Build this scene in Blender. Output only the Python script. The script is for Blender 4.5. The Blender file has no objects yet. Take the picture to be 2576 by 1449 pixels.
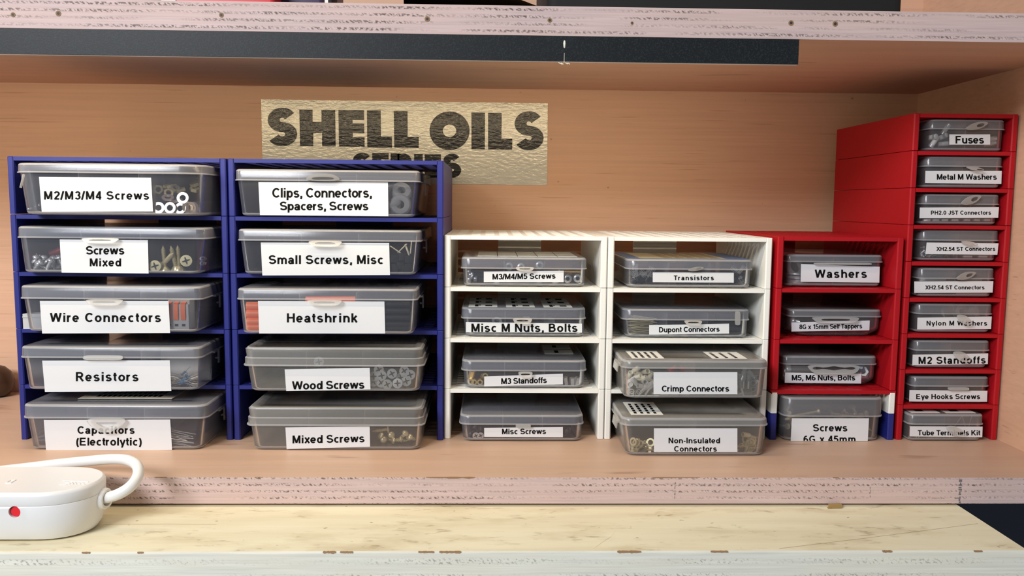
import bpy, bmesh, math, random
from math import sin, cos, pi, radians as R
from mathutils import Vector, Matrix
random.seed(11)
SC = bpy.context.scene
COL = SC.collection
# ------------------------------------------------------------------ camera
F = 2100.0                      # focal length in pixels of the 2576 x 1449 frame
VX, VY, ROLL = 1235.0, 512.0, .0065
dy = Vector(((VX-1288)/F, -(VY-724.5)/F, -1)).normalized()
up = Vector((ROLL, 1, 0)); dz = (up-dy*up.dot(dy)).normalized(); dx = dy.cross(dz)
CR = Matrix((dx, dy, dz))       # camera axes -> world
cam = bpy.data.cameras.new('camera'); cam.sensor_width = 36; cam.lens = 36*F/2576
cam.clip_start = .01
camo = bpy.data.objects.new('camera', cam); camo.matrix_world = CR.to_4x4()
COL.objects.link(camo); SC.camera = camo
def ray(px, py): return CR @ Vector(((px-1288)/F, -(py-724.5)/F, -1))
def at(px, py, Y): r = ray(px, py); return r*(Y/r.y)        # point of the plane y = Y seen at a pixel
def atz(px, py, z): r = ray(px, py); return r*(z/r.z)       # point of the plane z seen at a pixel
# ------------------------------------------------------------------ light
w = bpy.data.worlds.new('room_light'); SC.world = w; w.use_nodes = True
bg = w.node_tree.nodes['Background']; bg.inputs[0].default_value = (.90, .94, 1, 1); bg.inputs[1].default_value = .27
def area(name, loc, target, sx, sy, power, col):
    l = bpy.data.lights.new(name, 'AREA'); l.shape = 'RECTANGLE'; l.size = sx; l.size_y = sy
    l.energy = power; l.color = col
    o = bpy.data.objects.new(name, l); o.location = loc
    o.rotation_euler = (Vector(target)-Vector(loc)).to_track_quat('-Z', 'Y').to_euler(); COL.objects.link(o)
area('led_strip_light', (-.27, .7715, .1405), (-.27, .94, -.20), 1.06, .010, 2.3, (1, .80, .52))       # warm strip behind the fascia
area('daylight_window', (-1.15, -.90, .92), (.0, .9, -.1), .9, .6, 50, (.95, .97, 1))
SC.view_settings.view_transform = 'Standard'; SC.view_settings.look = 'None'
SC.view_settings.gamma = 1; SC.view_settings.use_curve_mapping = False
SC.view_settings.exposure = 0.0
cy = SC.cycles
cy.max_bounces = 8; cy.diffuse_bounces = 4; cy.glossy_bounces = 3; cy.transmission_bounces = 4; cy.transparent_max_bounces = 48
cy.caustics_reflective = False; cy.caustics_refractive = False; cy.sample_clamp_indirect = 4; cy.use_denoising = True

# ------------------------------------------------------------------ materials
def nt(name):
    m = bpy.data.materials.new(name); m.use_nodes = True
    return m, m.node_tree, m.node_tree.nodes['Principled BSDF']
def mat(name, col, rough=.5, metal=0, spec=.5, coat=0):
    m, t, p = nt(name)
    p.inputs['Base Color'].default_value = (*col, 1); p.inputs['Roughness'].default_value = rough
    p.inputs['Metallic'].default_value = metal; p.inputs['Specular IOR Level'].default_value = spec
    p.inputs['Coat Weight'].default_value = coat; p.inputs['Coat Roughness'].default_value = .08
    return m
class NG:                                                   # small node-graph helper
    def __init__(s, t): s.t = t; s.tc = t.nodes.new('ShaderNodeTexCoord')
    def n(s, ty, **kw):
        a = s.t.nodes.new(ty)
        for k, v in kw.items(): setattr(a, k, v)
        return a
    def lk(s, a, b): s.t.links.new(a, b)
    def mapped(s, sc, off=(0, 0, 0)):
        m = s.n('ShaderNodeMapping'); m.inputs['Scale'].default_value = sc; m.inputs['Location'].default_value = off
        s.lk(s.tc.outputs['Object'], m.inputs[0]); return m.outputs[0]
    def noise(s, sc, scale=1, det=3, off=(0, 0, 0), rough=.55):
        a = s.n('ShaderNodeTexNoise'); a.inputs['Scale'].default_value = scale; a.inputs['Detail'].default_value = det
        a.inputs['Roughness'].default_value = rough
        s.lk(s.mapped(sc, off), a.inputs['Vector']); return a.outputs['Fac']
    def ramp(s, v, a, b, c0=0, c1=1):
        m = s.n('ShaderNodeMapRange'); m.inputs[1].default_value = a; m.inputs[2].default_value = b
        m.inputs[3].default_value = c0; m.inputs[4].default_value = c1; s.lk(v, m.inputs[0]); return m.outputs[0]
    def math(s, op, a, b):
        m = s.n('ShaderNodeMath', operation=op)
        for i, v in enumerate((a, b)):
            if isinstance(v, (int, float)): m.inputs[i].default_value = v
            else: s.lk(v, m.inputs[i])
        return m.outputs[0]
    def mix(s, f, a, b):
        m = s.n('ShaderNodeMix', data_type='RGBA')
        if isinstance(f, (int, float)): m.inputs[0].default_value = f
        else: s.lk(f, m.inputs[0])
        for i, v in ((6, a), (7, b)):
            if isinstance(v, tuple): m.inputs[i].default_value = (*v, 1)
            else: s.lk(v, m.inputs[i])
        return m.outputs[2]
    def bump(s, h, st, dist, p):
        b = s.n('ShaderNodeBump'); b.inputs['Strength'].default_value = st; b.inputs['Distance'].default_value = dist
        s.lk(h, b.inputs['Height']); s.lk(b.outputs[0], p.inputs['Normal'])
    def sep(s):
        a = s.n('ShaderNodeSeparateXYZ'); s.lk(s.tc.outputs['Object'], a.inputs[0]); return a.outputs

def painted_wood(name, col, dark, rough=.55, specks=.5):
    """salmon paint brushed thin over plywood: fine horizontal grain lines, dirt, small specks"""
    m, t, p = nt(name); g = NG(t)
    grain = g.noise((5, 60, 260), 1, 4)
    lines = g.noise((9, 40, 420), 1, 2, (3, 1, 2))
    cloud = g.noise((4, 6, 6), 1, 3, (7, 0, 0))
    c = g.mix(g.ramp(grain, .35, .7), col, tuple(v*.90 for v in col))
    c = g.mix(g.ramp(lines, .66, .74, 0, .5), c, dark)
    c = g.mix(g.ramp(cloud, .45, .75, 0, .28), c, (col[0]*.86, col[1]*.80, col[2]*.74))
    sp = g.noise((120, 160, 160), 1, 1, (2, 5, 1))
    c = g.mix(g.ramp(sp, .79, .84, 0, specks), c, tuple(v*.35 for v in dark))
    g.lk(c, p.inputs['Base Color']); p.inputs['Roughness'].default_value = rough
    p.inputs['Specular IOR Level'].default_value = .35
    g.bump(grain, .25, .001, p); return m
def ply_edge(name, col, hole, rows, chip=(.22, .12, .05), spacing=.0062, dens=.53, zoff=0.0):
    """painted plywood edge: rows of dark slanted open-grain dashes between smooth plies"""
    m, t, p = nt(name); g = NG(t)
    x, y, z = g.sep()
    band = g.math('SINE', g.math('MULTIPLY', g.math('ADD', z, zoff), 2*pi/spacing), 0)
    band = g.ramp(band, .0, .85)
    comb = g.n('ShaderNodeCombineXYZ')
    g.lk(g.math('ADD', x, g.math('MULTIPLY', z, .8)), comb.inputs[0]); g.lk(z, comb.inputs[2])
    mp = g.n('ShaderNodeMapping'); mp.inputs['Scale'].default_value = (430, 1, 480); g.lk(comb.outputs[0], mp.inputs[0])
    d = g.n('ShaderNodeTexNoise'); d.inputs['Scale'].default_value = 1; d.inputs['Detail'].default_value = 2; g.lk(mp.outputs[0], d.inputs[0])
    patch = g.noise((11, 1, 60), 1, 2, (4, 0, 9))
    mask = g.math('MULTIPLY', g.math('MULTIPLY', g.ramp(d.outputs[0], dens-.06, dens+.05), band), g.ramp(patch, .36, .56))
    streak = g.noise((14, 1, 500), 1, 4, (1, 0, 0))
    c = g.mix(g.ramp(streak, .3, .7), col, tuple(v*.80 for v in col))
    tint = g.noise((7, 1, 50), 1, 2, (9, 0, 4))
    c = g.mix(g.ramp(tint, .4, .7, 0, .5), c, (col[0]*1.0, col[1]*.93, col[2]*.86))
    c = g.mix(g.math('MULTIPLY', mask, .82), c, hole)
    g.lk(c, p.inputs['Base Color']); p.inputs['Roughness'].default_value = .6; p.inputs['Specular IOR Level'].default_value = .3
    g.bump(g.math('SUBTRACT', streak, mask), .5, .0006, p); return m

PINK = (.68, .425, .285)
M = {}
M['wall'] = painted_wood('salmon painted panel', PINK, (.33, .16, .09))
M['shelf'] = painted_wood('salmon painted shelf top', (.60, .405, .29), (.28, .15, .09), .45, .8)
M['edge'] = ply_edge('pink painted ply edge', (.66, .50, .47), (.045, .035, .03), 4)
M['lowedge'] = ply_edge('pink painted ply edge, smoother', (.66, .50, .47), (.06, .045, .04), 4, dens=.56)
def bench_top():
    m, t, p = nt('stained cream paint with lamp tint'); g = NG(t)
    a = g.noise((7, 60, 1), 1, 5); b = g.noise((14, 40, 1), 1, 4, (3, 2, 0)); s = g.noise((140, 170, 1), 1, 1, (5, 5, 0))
    c = g.mix(g.ramp(a, .35, .7), (.76, .70, .50), (.68, .60, .41))  # yellower than the front: warm lamplight painted into the base, stains mixed in below
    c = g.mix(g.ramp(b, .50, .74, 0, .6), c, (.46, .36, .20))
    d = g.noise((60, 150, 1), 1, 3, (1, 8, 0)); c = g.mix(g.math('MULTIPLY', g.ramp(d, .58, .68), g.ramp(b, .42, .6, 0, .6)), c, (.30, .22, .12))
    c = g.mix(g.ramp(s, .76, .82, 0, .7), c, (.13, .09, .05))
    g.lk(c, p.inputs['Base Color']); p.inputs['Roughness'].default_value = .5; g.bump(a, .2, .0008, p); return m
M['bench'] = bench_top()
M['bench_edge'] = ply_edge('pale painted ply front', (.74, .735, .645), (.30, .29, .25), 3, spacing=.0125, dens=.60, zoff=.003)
M['paper'] = mat('white label under tape', (.72, .735, .75), .35, coat=.3)
M['sticker'] = mat('white lid sticker', (.80, .80, .76), .5)
M['ink'] = mat('black print', (.010, .010, .010), .9, spec=.04)
M['blue'] = mat('blue printed plastic', (.014, .020, .185), .42)
M['red'] = mat('red printed plastic', (.40, .006, .012), .5, spec=.25)
def layered(name, col, rough):
    m, t, p = nt(name); g = NG(t)
    n = g.noise((3, 3, 900), 1, 2); p.inputs['Base Color'].default_value = (*col, 1); p.inputs['Roughness'].default_value = rough
    g.bump(n, .35, .0004, p); return m
M['white'] = layered('white printed plastic', (.84, .84, .79), .45)
def plastic(name, col, a0, a1, rough=.16):
    """frosted clear polypropylene sheet: part milky scatter, part see-through, with a glossy skin"""
    m, t, p = nt(name); g = NG(t); t.nodes.remove(p)
    df = g.n('ShaderNodeBsdfDiffuse'); df.inputs[0].default_value = (*col, 1)
    tl = g.n('ShaderNodeBsdfTranslucent'); tl.inputs[0].default_value = (*col, 1)
    tr = g.n('ShaderNodeBsdfTransparent'); tr.inputs[0].default_value = (.988, .989, .993, 1)
    gl = g.n('ShaderNodeBsdfGlossy'); gl.inputs[0].default_value = (1, 1, 1, 1); gl.inputs['Roughness'].default_value = rough
    lw = g.n('ShaderNodeLayerWeight'); lw.inputs[0].default_value = .35
    fr = g.n('ShaderNodeFresnel'); fr.inputs[0].default_value = 1.45
    m0 = g.n('ShaderNodeMixShader'); m0.inputs[0].default_value = .3; g.lk(df.outputs[0], m0.inputs[1]); g.lk(tl.outputs[0], m0.inputs[2])
    mx = g.n('ShaderNodeMixShader'); g.lk(g.ramp(lw.outputs['Facing'], 0, 1, a0, a1), mx.inputs[0])
    g.lk(tr.outputs[0], mx.inputs[1]); g.lk(m0.outputs[0], mx.inputs[2])
    m2 = g.n('ShaderNodeMixShader'); g.lk(g.math('MULTIPLY', fr.outputs[0], .8), m2.inputs[0]); g.lk(mx.outputs[0], m2.inputs[1]); g.lk(gl.outputs[0], m2.inputs[2])
    g.lk(m2.outputs[0], t.nodes['Material Output'].inputs[0]); return m
M['clear'] = plastic('clear tub plastic', (.62, .66, .80), .048, .24)  # blue tint of tub and lid carries reflected sky in the colour
M['lid'] = plastic('frosted lid plastic', (.72, .75, .86), .125, .30)
M['lidw'] = plastic('milky lid plastic', (.76, .75, .71), .21, .40)
M['clearw'] = plastic('milky tub plastic', (.70, .69, .65), .10, .32)
M['grey'] = plastic('dusky clear tub plastic', (.56, .55, .57), .075, .26)
M['greylid'] = plastic('dusky clear lid plastic', (.62, .61, .64), .16, .34)
M['clasp'] = plastic('pale clasp plastic', (.82, .81, .77), .32, .60, .25)
M['rim'] = plastic('thick pale plastic rim', (.84, .85, .88), .34, .60, .2)
M['divider'] = plastic('clear divider plastic', (.78, .80, .84), .30, .62)
M['steel'] = mat('zinc steel', (.72, .73, .74), .3, .6)
M['dsteel'] = mat('dark steel', (.20, .20, .21), .3, .7)
M['washer'] = mat('nickel washers', (.80, .74, .68), .3, .85)
M['brass'] = mat('brass', (.80, .60, .24), .3, .6)
M['gold'] = mat('pale brass', (.84, .75, .46), .3, .55)
M['slot'] = mat('shadowed drive recess', (.03, .028, .025), .6)
M['black'] = mat('black plastic', (.012, .013, .016), .4)
M['rubber'] = mat('grey rubber', (.30, .30, .31), .6)
M['orange'] = mat('orange plastic', (.95, .20, .06), .45)
M['lgrey'] = mat('light grey plastic', (.50, .50, .50), .45)
M['mgrey'] = mat('slate grey plastic', (.24, .26, .29), .45)
M['cream'] = mat('cream plastic', (.88, .84, .68), .4)
M['nylon'] = mat('white nylon', (.78, .76, .72), .45)
M['redplug'] = mat('red plastic', (.6, .03, .04), .4)
M['purple'] = mat('dark purple card', (.045, .018, .06), .4)
M['bluebody'] = mat('blue resistor body', (.08, .22, .42), .4)
M['wood'] = mat('dark varnished wood', (.055, .026, .012), .35)
M['chip'] = mat('bare wood splinter', (.34, .22, .08), .7)
M['rawwood'] = mat('bare chipped wood', (.27, .16, .08), .8)
M['pwhite'] = mat('white abs plastic', (.80, .79, .77), .38)
M['pred'] = mat('red reset button', (.75, .02, .03), .4)
M['navy'] = mat('dark navy void shade', (.004, .012, .028), .6)
M['darkcase'] = mat('black fabric', (.006, .006, .007), .8)
M['brownbag'] = mat('dark brown leather', (.035, .022, .014), .6)
M['greybag'] = mat('grey canvas', (.10, .09, .075), .85)
M['violet'] = mat('dark violet plastic', (.03, .015, .06), .5)
def felt():
    m, t, p = nt('black foam board face'); g = NG(t)
    n = g.noise((1, 1, 1), 900, 2); c = g.mix(g.ramp(n, .5, .75), (.005, .007, .009), (.022, .028, .032))
    g.lk(c, p.inputs['Base Color']); p.inputs['Roughness'].default_value = .5; p.inputs['Specular IOR Level'].default_value = .32
    g.bump(n, .12, .0004, p); return m
M['felt'] = felt()
def foil(name, c0, c1, rough, metal):
    m, t, p = nt(name); g = NG(t)
    n = g.noise((1, 1, 2.2), 130, 3); r = g.noise((.4, 1, 3), 90, 2, (2, 0, 5))
    c = g.mix(g.ramp(r, .4, .65), c0, c1); g.lk(c, p.inputs['Base Color'])
    p.inputs['Roughness'].default_value = rough; p.inputs['Metallic'].default_value = metal; p.inputs['Specular IOR Level'].default_value = .38
    g.bump(n, .35, .0012, p); return m
M['foil'] = foil('cream foil sticker', (.56, .55, .47), (.64, .62, .53), .22, .2)
M['foilink'] = foil('black foil print', (.012, .012, .010), (.03, .028, .02), .16, 0)

# ------------------------------------------------------------------ mesh building
ORG = {}
class MB:
    def __init__(s): s.v = []; s.f = []; s.mi = []; s.cur = 0
    def add(s, vs, fs):
        o = len(s.v); s.v += [tuple(v) for v in vs]
        for f in fs: s.f.append([o+i for i in f]); s.mi.append(s.cur)
        return s
    def box(s, x0, x1, y0, y1, z0, z1):
        v = [(x, y, z) for z in (z0, z1) for y in (y0, y1) for x in (x0, x1)]
        return s.add(v, [(0, 2, 3, 1), (4, 5, 7, 6), (0, 1, 5, 4), (1, 3, 7, 5), (3, 2, 6, 7), (2, 0, 4, 6)])
    def loft(s, rings, cap0=True, cap1=True):
        n = len(rings[0]); v = [p for r in rings for p in r]; f = []
        for k in range(len(rings)-1):
            for i in range(n):
                j = (i+1) % n; f.append((k*n+i, k*n+j, (k+1)*n+j, (k+1)*n+i))
        if cap0: f.append(tuple(range(n-1, -1, -1)))
        if cap1: f.append(tuple((len(rings)-1)*n+i for i in range(n)))
        return s.add(v, f)
    def lathe(s, prof, n=16, closed=False):
        rings = [[(r*cos(2*pi*i/n), r*sin(2*pi*i/n), z) for i in range(n)] for r, z in prof]
        if closed: rings.append(rings[0]); return s.loft(rings, False, False)
        return s.loft(rings)
    def prism(s, out, z0, z1, inner=None):
        """outline in xy, optional hole with the same number of points"""
        n = len(out)
        if inner is None: return s.loft([[(x, y, z) for x, y in out] for z in (z0, z1)])
        ri = [[(x, y, z) for x, y in inner] for z in (z0, z1)]; ro = [[(x, y, z) for x, y in out] for z in (z0, z1)]
        return s.loft([ri[0], ri[1], ro[1], ro[0], ri[0]], False, False)
    def tube(s, pts, r, n=10):
        pts = [Vector(p) for p in pts]; rings = []; prev = None
        for i, p in enumerate(pts):
            d = (pts[min(i+1, len(pts)-1)]-pts[max(i-1, 0)]).normalized()
            a = prev if prev is not None else (Vector((0, 0, 1)) if abs(d.z) < .9 else Vector((1, 0, 0)))
            a = (a-d*a.dot(d)).normalized(); prev = a; b = d.cross(a)
            rings.append([p+(a*cos(2*pi*k/n)+b*sin(2*pi*k/n))*r for k in range(n)])
        return s.loft(rings)
    def xf(s, m):
        s.v = [tuple(m @ Vector(v)) for v in s.v]; return s
    def mesh(s, name, mats, smooth=True, ang=40, org=None):
        me = bpy.data.meshes.new(name)
        o = org or Vector((0, 0, 0))
        me.from_pydata([(v[0]-o[0], v[1]-o[1], v[2]-o[2]) for v in s.v], [], s.f)
        for m in (mats if isinstance(mats, (list, tuple)) else [mats]): me.materials.append(m)
        if any(s.mi): me.polygons.foreach_set('material_index', s.mi)
        bm = bmesh.new(); bm.from_mesh(me); bmesh.ops.recalc_face_normals(bm, faces=bm.faces); bm.to_mesh(me); bm.free()
        if smooth:
            me.polygons.foreach_set('use_smooth', [True]*len(me.polygons)); me.set_sharp_from_angle(angle=R(ang))
        return me
    def obj(s, name, mats, parent=None, smooth=True, ang=40):
        """world-space mesh; as a child it is stored relative to its thing's base"""
        org = ORG.get(parent.name) if parent else None
        o = bpy.data.objects.new(name, s.mesh(name, mats, smooth, ang, org)); COL.objects.link(o)
        if parent: o.parent = parent; ORG[o.name] = org
        else: ORG[o.name] = Vector((0, 0, 0))
        return o
def tag(o, label=None, cat=None, group=None, kind=None):
    if label: o['label'] = label
    if cat: o['category'] = cat
    if group: o['group'] = group
    if kind: o['kind'] = kind
    return o
def empty(name, loc, label, cat, group=None):
    o = bpy.data.objects.new(name, None); o.empty_display_size = .01; o.location = loc; COL.objects.link(o)
    ORG[o.name] = Vector(loc); return tag(o, label, cat, group)
def copy_tree(o, loc):
    c = o.copy(); COL.objects.link(c); c.location = loc
    for ch in o.children:
        d = ch.copy(); COL.objects.link(d); d.parent = c
        for g in ch.children:
            e = g.copy(); COL.objects.link(e); e.parent = d
    return c
def rrect(x0, x1, y0, y1, r, z, n=5):
    r = max(1e-5, min(r, (x1-x0)/2-1e-5, (y1-y0)/2-1e-5)); out = []
    for cx, cy_, a in ((x1-r, y1-r, 0), (x0+r, y1-r, 90), (x0+r, y0+r, 180), (x1-r, y0+r, 270)):
        for k in range(n+1):
            t = R(a+90*k/n); out.append((cx+r*cos(t), cy_+r*sin(t), z))
    return out

# ------------------------------------------------------------------ lettering: a bold grotesque drawn from strokes
def Lp(*p): return [(p[i], p[i+1]) for i in range(0, len(p), 2)]
def Ar(cx, cy_, rx, ry, a0, a1):
    n = max(4, int(abs(a1-a0)/15)); return [(cx+rx*cos(R(a0+(a1-a0)*k/n)), cy_+ry*sin(R(a0+(a1-a0)*k/n))) for k in range(n+1)]
T, B_ = .915, .085
G = {
 'A': ([Lp(.1, 0, .45, 1), Lp(.45, 1, .8, 0), Lp(.22, .3, .68, .3)], 1.01),
 'B': ([Lp(.1, 0, .1, 1), Lp(.1, T, .42, T)+Ar(.44, .72, .19, .195, 90, -90)+Lp(.1, .525), Lp(.1, .525, .46, .525)+Ar(.49, .305, .21, .22, 90, -90)+Lp(.1, B_)], 1.01),
 'C': ([Ar(.47, .5, .37, .42, 42, 318)], 1.01),
 'D': ([Lp(.1, 0, .1, 1), Lp(.1, T, .38, T)+Ar(.38, .5, .36, .415, 90, -90)+Lp(.1, B_)], 1.01),
 'E': ([Lp(.1, 0, .1, 1), Lp(.1, T, .74, T), Lp(.1, .52, .68, .52), Lp(.1, B_, .76, B_)], .93),
 'F': ([Lp(.1, 0, .1, 1), Lp(.1, T, .7, T), Lp(.1, .5, .62, .5)], .85),
 'G': ([Ar(.48, .5, .38, .42, 45, 322), Lp(.5, .44, .86, .44), Lp(.77, .44, .77, .14)], 1.09),
 'H': ([Lp(.1, 0, .1, 1), Lp(.74, 0, .74, 1), Lp(.1, .52, .74, .52)], 1.01),
 'I': ([Lp(.1, 0, .1, 1)], .39), 'J': ([Lp(.56, 1, .56, .3)+Ar(.34, .3, .22, .22, 0, -180)], .78),
 'K': ([Lp(.1, 0, .1, 1), Lp(.74, 1, .14, .36), Lp(.34, .58, .8, 0)], 1.01),
 'M': ([Lp(.1, 0, .1, 1), Lp(.87, 0, .87, 1), Lp(.12, .99, .485, .06), Lp(.85, .99, .485, .06)], 1.16),
 'N': ([Lp(.1, 0, .1, 1), Lp(.73, 0, .73, 1), Lp(.12, .97, .71, .03)], 1.01),
 'P': ([Lp(.1, 0, .1, 1), Lp(.1, T, .4, T)+Ar(.45, .665, .22, .25, 90, -90)+Lp(.1, .415)], .93),
 'R': ([Lp(.1, 0, .1, 1), Lp(.1, T, .42, T)+Ar(.47, .70, .21, .215, 90, -90)+Lp(.1, .485), Lp(.42, .46, .78, 0)], 1.01),
 'S': ([Ar(.42, .708, .30, .209, 22, 270)+Ar(.42, .291, .33, .208, 90, -162)], .93),
 'T': ([Lp(.38, 0, .38, 1), Lp(0, T, .76, T)], .85),
 'W': ([Lp(.08, 1, .32, .03), Lp(.32, .03, .62, .97), Lp(.62, .97, .92, .03), Lp(.92, .03, 1.16, 1)], 1.32),
 'X': ([Lp(.08, 1, .78, 0), Lp(.78, 1, .08, 0)], .93),
 'a': ([Ar(.32, .45, .21, .2, 165, 0)+Lp(.53, .12, .57, 0), Ar(.27, .215, .18, .15, 0, 360), Lp(.28, .365, .53, .41)], .78),
 'b': ([Lp(.1, 0, .1, 1), Ar(.37, .36, .23, .285, 0, 360)], .85),
 'c': ([Ar(.35, .36, .25, .285, 48, 312)], .78),
 'd': ([Lp(.6, 0, .6, 1), Ar(.33, .36, .23, .285, 0, 360)], .85),
 'e': ([Ar(.35, .36, .25, .285, 0, 318), Lp(.1, .35, .66, .35)], .78),
 'f': ([Lp(.17, 0, .17, .78)+Ar(.36, .79, .19, .13, 180, 85), Lp(0, .655, .38, .655)], .465),
 'h': ([Lp(.1, 0, .1, 1), Ar(.35, .42, .24, .225, 180, 0)+Lp(.59, 0)], .85),
 'i': ([Lp(.1, 0, .1, .73), Lp(.1, .84, .1, 1)], .39),
 'k': ([Lp(.1, 0, .1, 1), Lp(.55, .73, .12, .28), Lp(.28, .44, .58, 0)], .78),
 'l': ([Lp(.1, 0, .1, 1)], .39),
 'm': ([Lp(.1, 0, .1, .73), Ar(.32, .44, .21, .21, 180, 0)+Lp(.53, 0), Ar(.75, .44, .21, .21, 180, 0)+Lp(.96, 0)], 1.24),
 'n': ([Lp(.1, 0, .1, .73), Ar(.35, .42, .24, .225, 180, 0)+Lp(.59, 0)], .85),
 'o': ([Ar(.36, .36, .26, .285, 0, 360)], .85),
 'p': ([Lp(.1, -.27, .1, .73), Ar(.37, .36, .23, .285, 0, 360)], .85),
 'r': ([Lp(.1, 0, .1, .73), Ar(.33, .42, .22, .215, 175, 72)], .54),
 's': ([Ar(.31, .51, .21, .145, 25, 270)+Ar(.31, .215, .23, .145, 90, -160)], .78),
 't': ([Lp(.17, .94, .17, .24)+Ar(.335, .24, .165, .155, 180, 272), Lp(0, .655, .37, .655)], .465),
 'u': ([Lp(.1, .73, .1, .3)+Ar(.34, .3, .24, .225, 180, 360), Lp(.58, .73, .58, 0)], .85),
 'w': ([Lp(.07, .73, .27, .03), Lp(.27, .03, .49, .7), Lp(.49, .7, .71, .03), Lp(.71, .03, .91, .73)], 1.09),
 'x': ([Lp(.07, .73, .59, 0), Lp(.59, .73, .07, 0)], .78),
 'y': ([Lp(.07, .73, .34, .03), Lp(.61, .73, .33, -.06)+Ar(.2, -.06, .12, .14, 0, -95)], .78),
 '0': ([Ar(.35, .5, .25, .42, 0, 360)], .78), '1': ([Lp(.4, 0, .4, 1), Lp(.36, .93, .1, .72)], .78),
 '2': ([Ar(.35, .70, .25, .215, 170, -30)+Lp(.1, .08), Lp(.06, B_, .64, B_)], .78),
 '3': ([Ar(.33, .715, .22, .2, 160, -90), Ar(.33, .3, .25, .215, 90, -160)], .78),
 '4': ([Lp(.5, 0, .5, 1), Lp(.48, .97, .08, .28), Lp(.04, .26, .68, .26)], .78),
 '5': ([Lp(.62, T, .2, T), Lp(.2, 1, .13, .48), Ar(.34, .33, .26, .245, 145, -160)], .78),
 '6': ([Ar(.36, .31, .24, .225, 0, 360), Ar(.42, .42, .31, .495, 180, 70)], .78),
 '8': ([Ar(.35, .72, .20, .195, 0, 360), Ar(.35, .3, .24, .215, 0, 360)], .78),
 '/': ([Lp(.04, -.02, .33, 1.02)], .39), '.': ([Lp(.12, 0, .12, .19)], .39), ',': ([Lp(.12, .19, .12, .02, .07, -.16)], .39),
 '(': ([Ar(.52, .38, .38, .68, 125, 235)], .465), ')': ([Ar(-.06, .38, .38, .68, 55, -55)], .465), '-': ([Lp(.05, .36, .38, .36)], .465), ' ': ([], .39),
}
def ribbon(mb, pts, wx, wy, put):
    P = [Vector(p) for p in pts]; P = [p for i, p in enumerate(P) if i == 0 or (p-P[i-1]).length > 1e-5]; n = len(P); closed = (P[0]-P[-1]).length < 1e-6
    vs = []
    for i in range(n):
        a = P[i-1] if i else (P[n-2] if closed else None); b = P[i+1] if i < n-1 else (P[1] if closed else None)
        d1 = (P[i]-a).normalized() if a is not None else None; d2 = (b-P[i]).normalized() if b is not None else None
        d = d1 if d2 is None else d2 if d1 is None else (d1+d2).normalized()
        k = 1/max(.6, d.dot(d1)) if d1 is not None and d2 is not None else 1
        nx = Vector((-d.y*wx/2*k, d.x*wy/2*k)); vs += [put(P[i]+nx), put(P[i]-nx)]
    mb.add(vs, [(2*i, 2*i+1, 2*i+3, 2*i+2) for i in range(n-1)])
def lettering(lines, put, x_of=None, tilt=0):
    """lines: (text, x0, x1, cap top y, baseline y) in one plane's coordinates; put(x, y) -> point"""
    mb = MB()
    for text, x0, x1, yt, yb in lines:
        h = yb-yt; s = abs(h); adv = [G[c][1] for c in text]
        glyphs = []; pen = 0
        for c, a in zip(text, adv):
            st = G[c][0]; xs = [p[0] for q in st for p in q]
            ink = (max(xs)-min(xs)+(.2 if c not in '' else 0)) if xs else 0
            glyphs.append((st, pen+(a-ink)/2-(min(xs)-.1 if xs else 0))); pen += a
        g0 = glyphs[0][1]; total = pen-2*g0
        n = max(1, len(text)-1); want = abs(x1-x0)/s
        track = (want-total)/n; sx = 1.0
        if track > .09: sx = want/(total+.09*n); track = .09
        if track < -.05: sx = want/(total-.05*n); track = -.05
        for k, (st, px) in enumerate(glyphs):
            for q in st:
                def pt(p, px=px, k=k): return put(x0+(x1-x0)/abs(x1-x0)*(px-g0+track*k+p[0])*sx*s, yb-h*p[1])
                ribbon(mb, q, .225, .185, pt)
    return mb

# ------------------------------------------------------------------ the shelving
FLOOR, CEIL, UTOP, BACK, FRONT, RW = -.2518, .1470, .1722, 1.095, .75, .5560
def slab(name, x0, x1, y0, y1, z0, z1, mats, facemat=None, **kw):
    mb = MB(); mb.box(x0, x1, y0, y1, z0, z1)
    if facemat:
        for i, m in facemat.items(): mb.mi[-6+i] = m
    return tag(mb.obj(name, mats, smooth=False), **kw)
slab('wall_back', -1.05, RW+.018, BACK, BACK+.012, FLOOR-.025, .62, M['wall'], kind='structure')
slab('wall_right', RW, RW+.018, FRONT-.002, BACK, FLOOR, .62, M['wall'], kind='structure')
low = slab('shelf_board', -1.05, RW+.018, FRONT, BACK, -.2768, FLOOR, [M['shelf'], M['lowedge']], {2: 1, 0: 0},
           label='lower salmon shelf board carrying the racks of boxes', cat='shelf', kind='structure')
upp = slab('shelf_board', -1.05, RW, FRONT, BACK, CEIL, UTOP, [M['wall'], M['edge']], {2: 1},
           label='upper salmon shelf board with dark nail holes along its edge', cat='shelf', kind='structure')
for px, py, r in ((33, 37, 6), (147, 34, 7), (557, 38, 6), (1075, 48, 7), (1383, 51, 6), (1590, 58, 4), (1990, 58, 7), (2101, 60, 7)):
    c = at(px, py, FRONT); rr = r*FRONT/F; mb = MB()
    mb.lathe([(rr*.35, -.0004), (rr*.5, .0003), (rr*.95, .0003), (rr, -.0003)], 10)
    mb.cur = 1; mb.lathe([(rr*.55, -.0004), (rr*.5, .00035)], 10)
    mb.xf(Matrix.Translation(c) @ Matrix.Rotation(pi/2, 4, 'X')); tag(mb.obj('nail_hole', [M['rawwood'], M['slot']], upp), 'dark filled nail hole')
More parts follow.
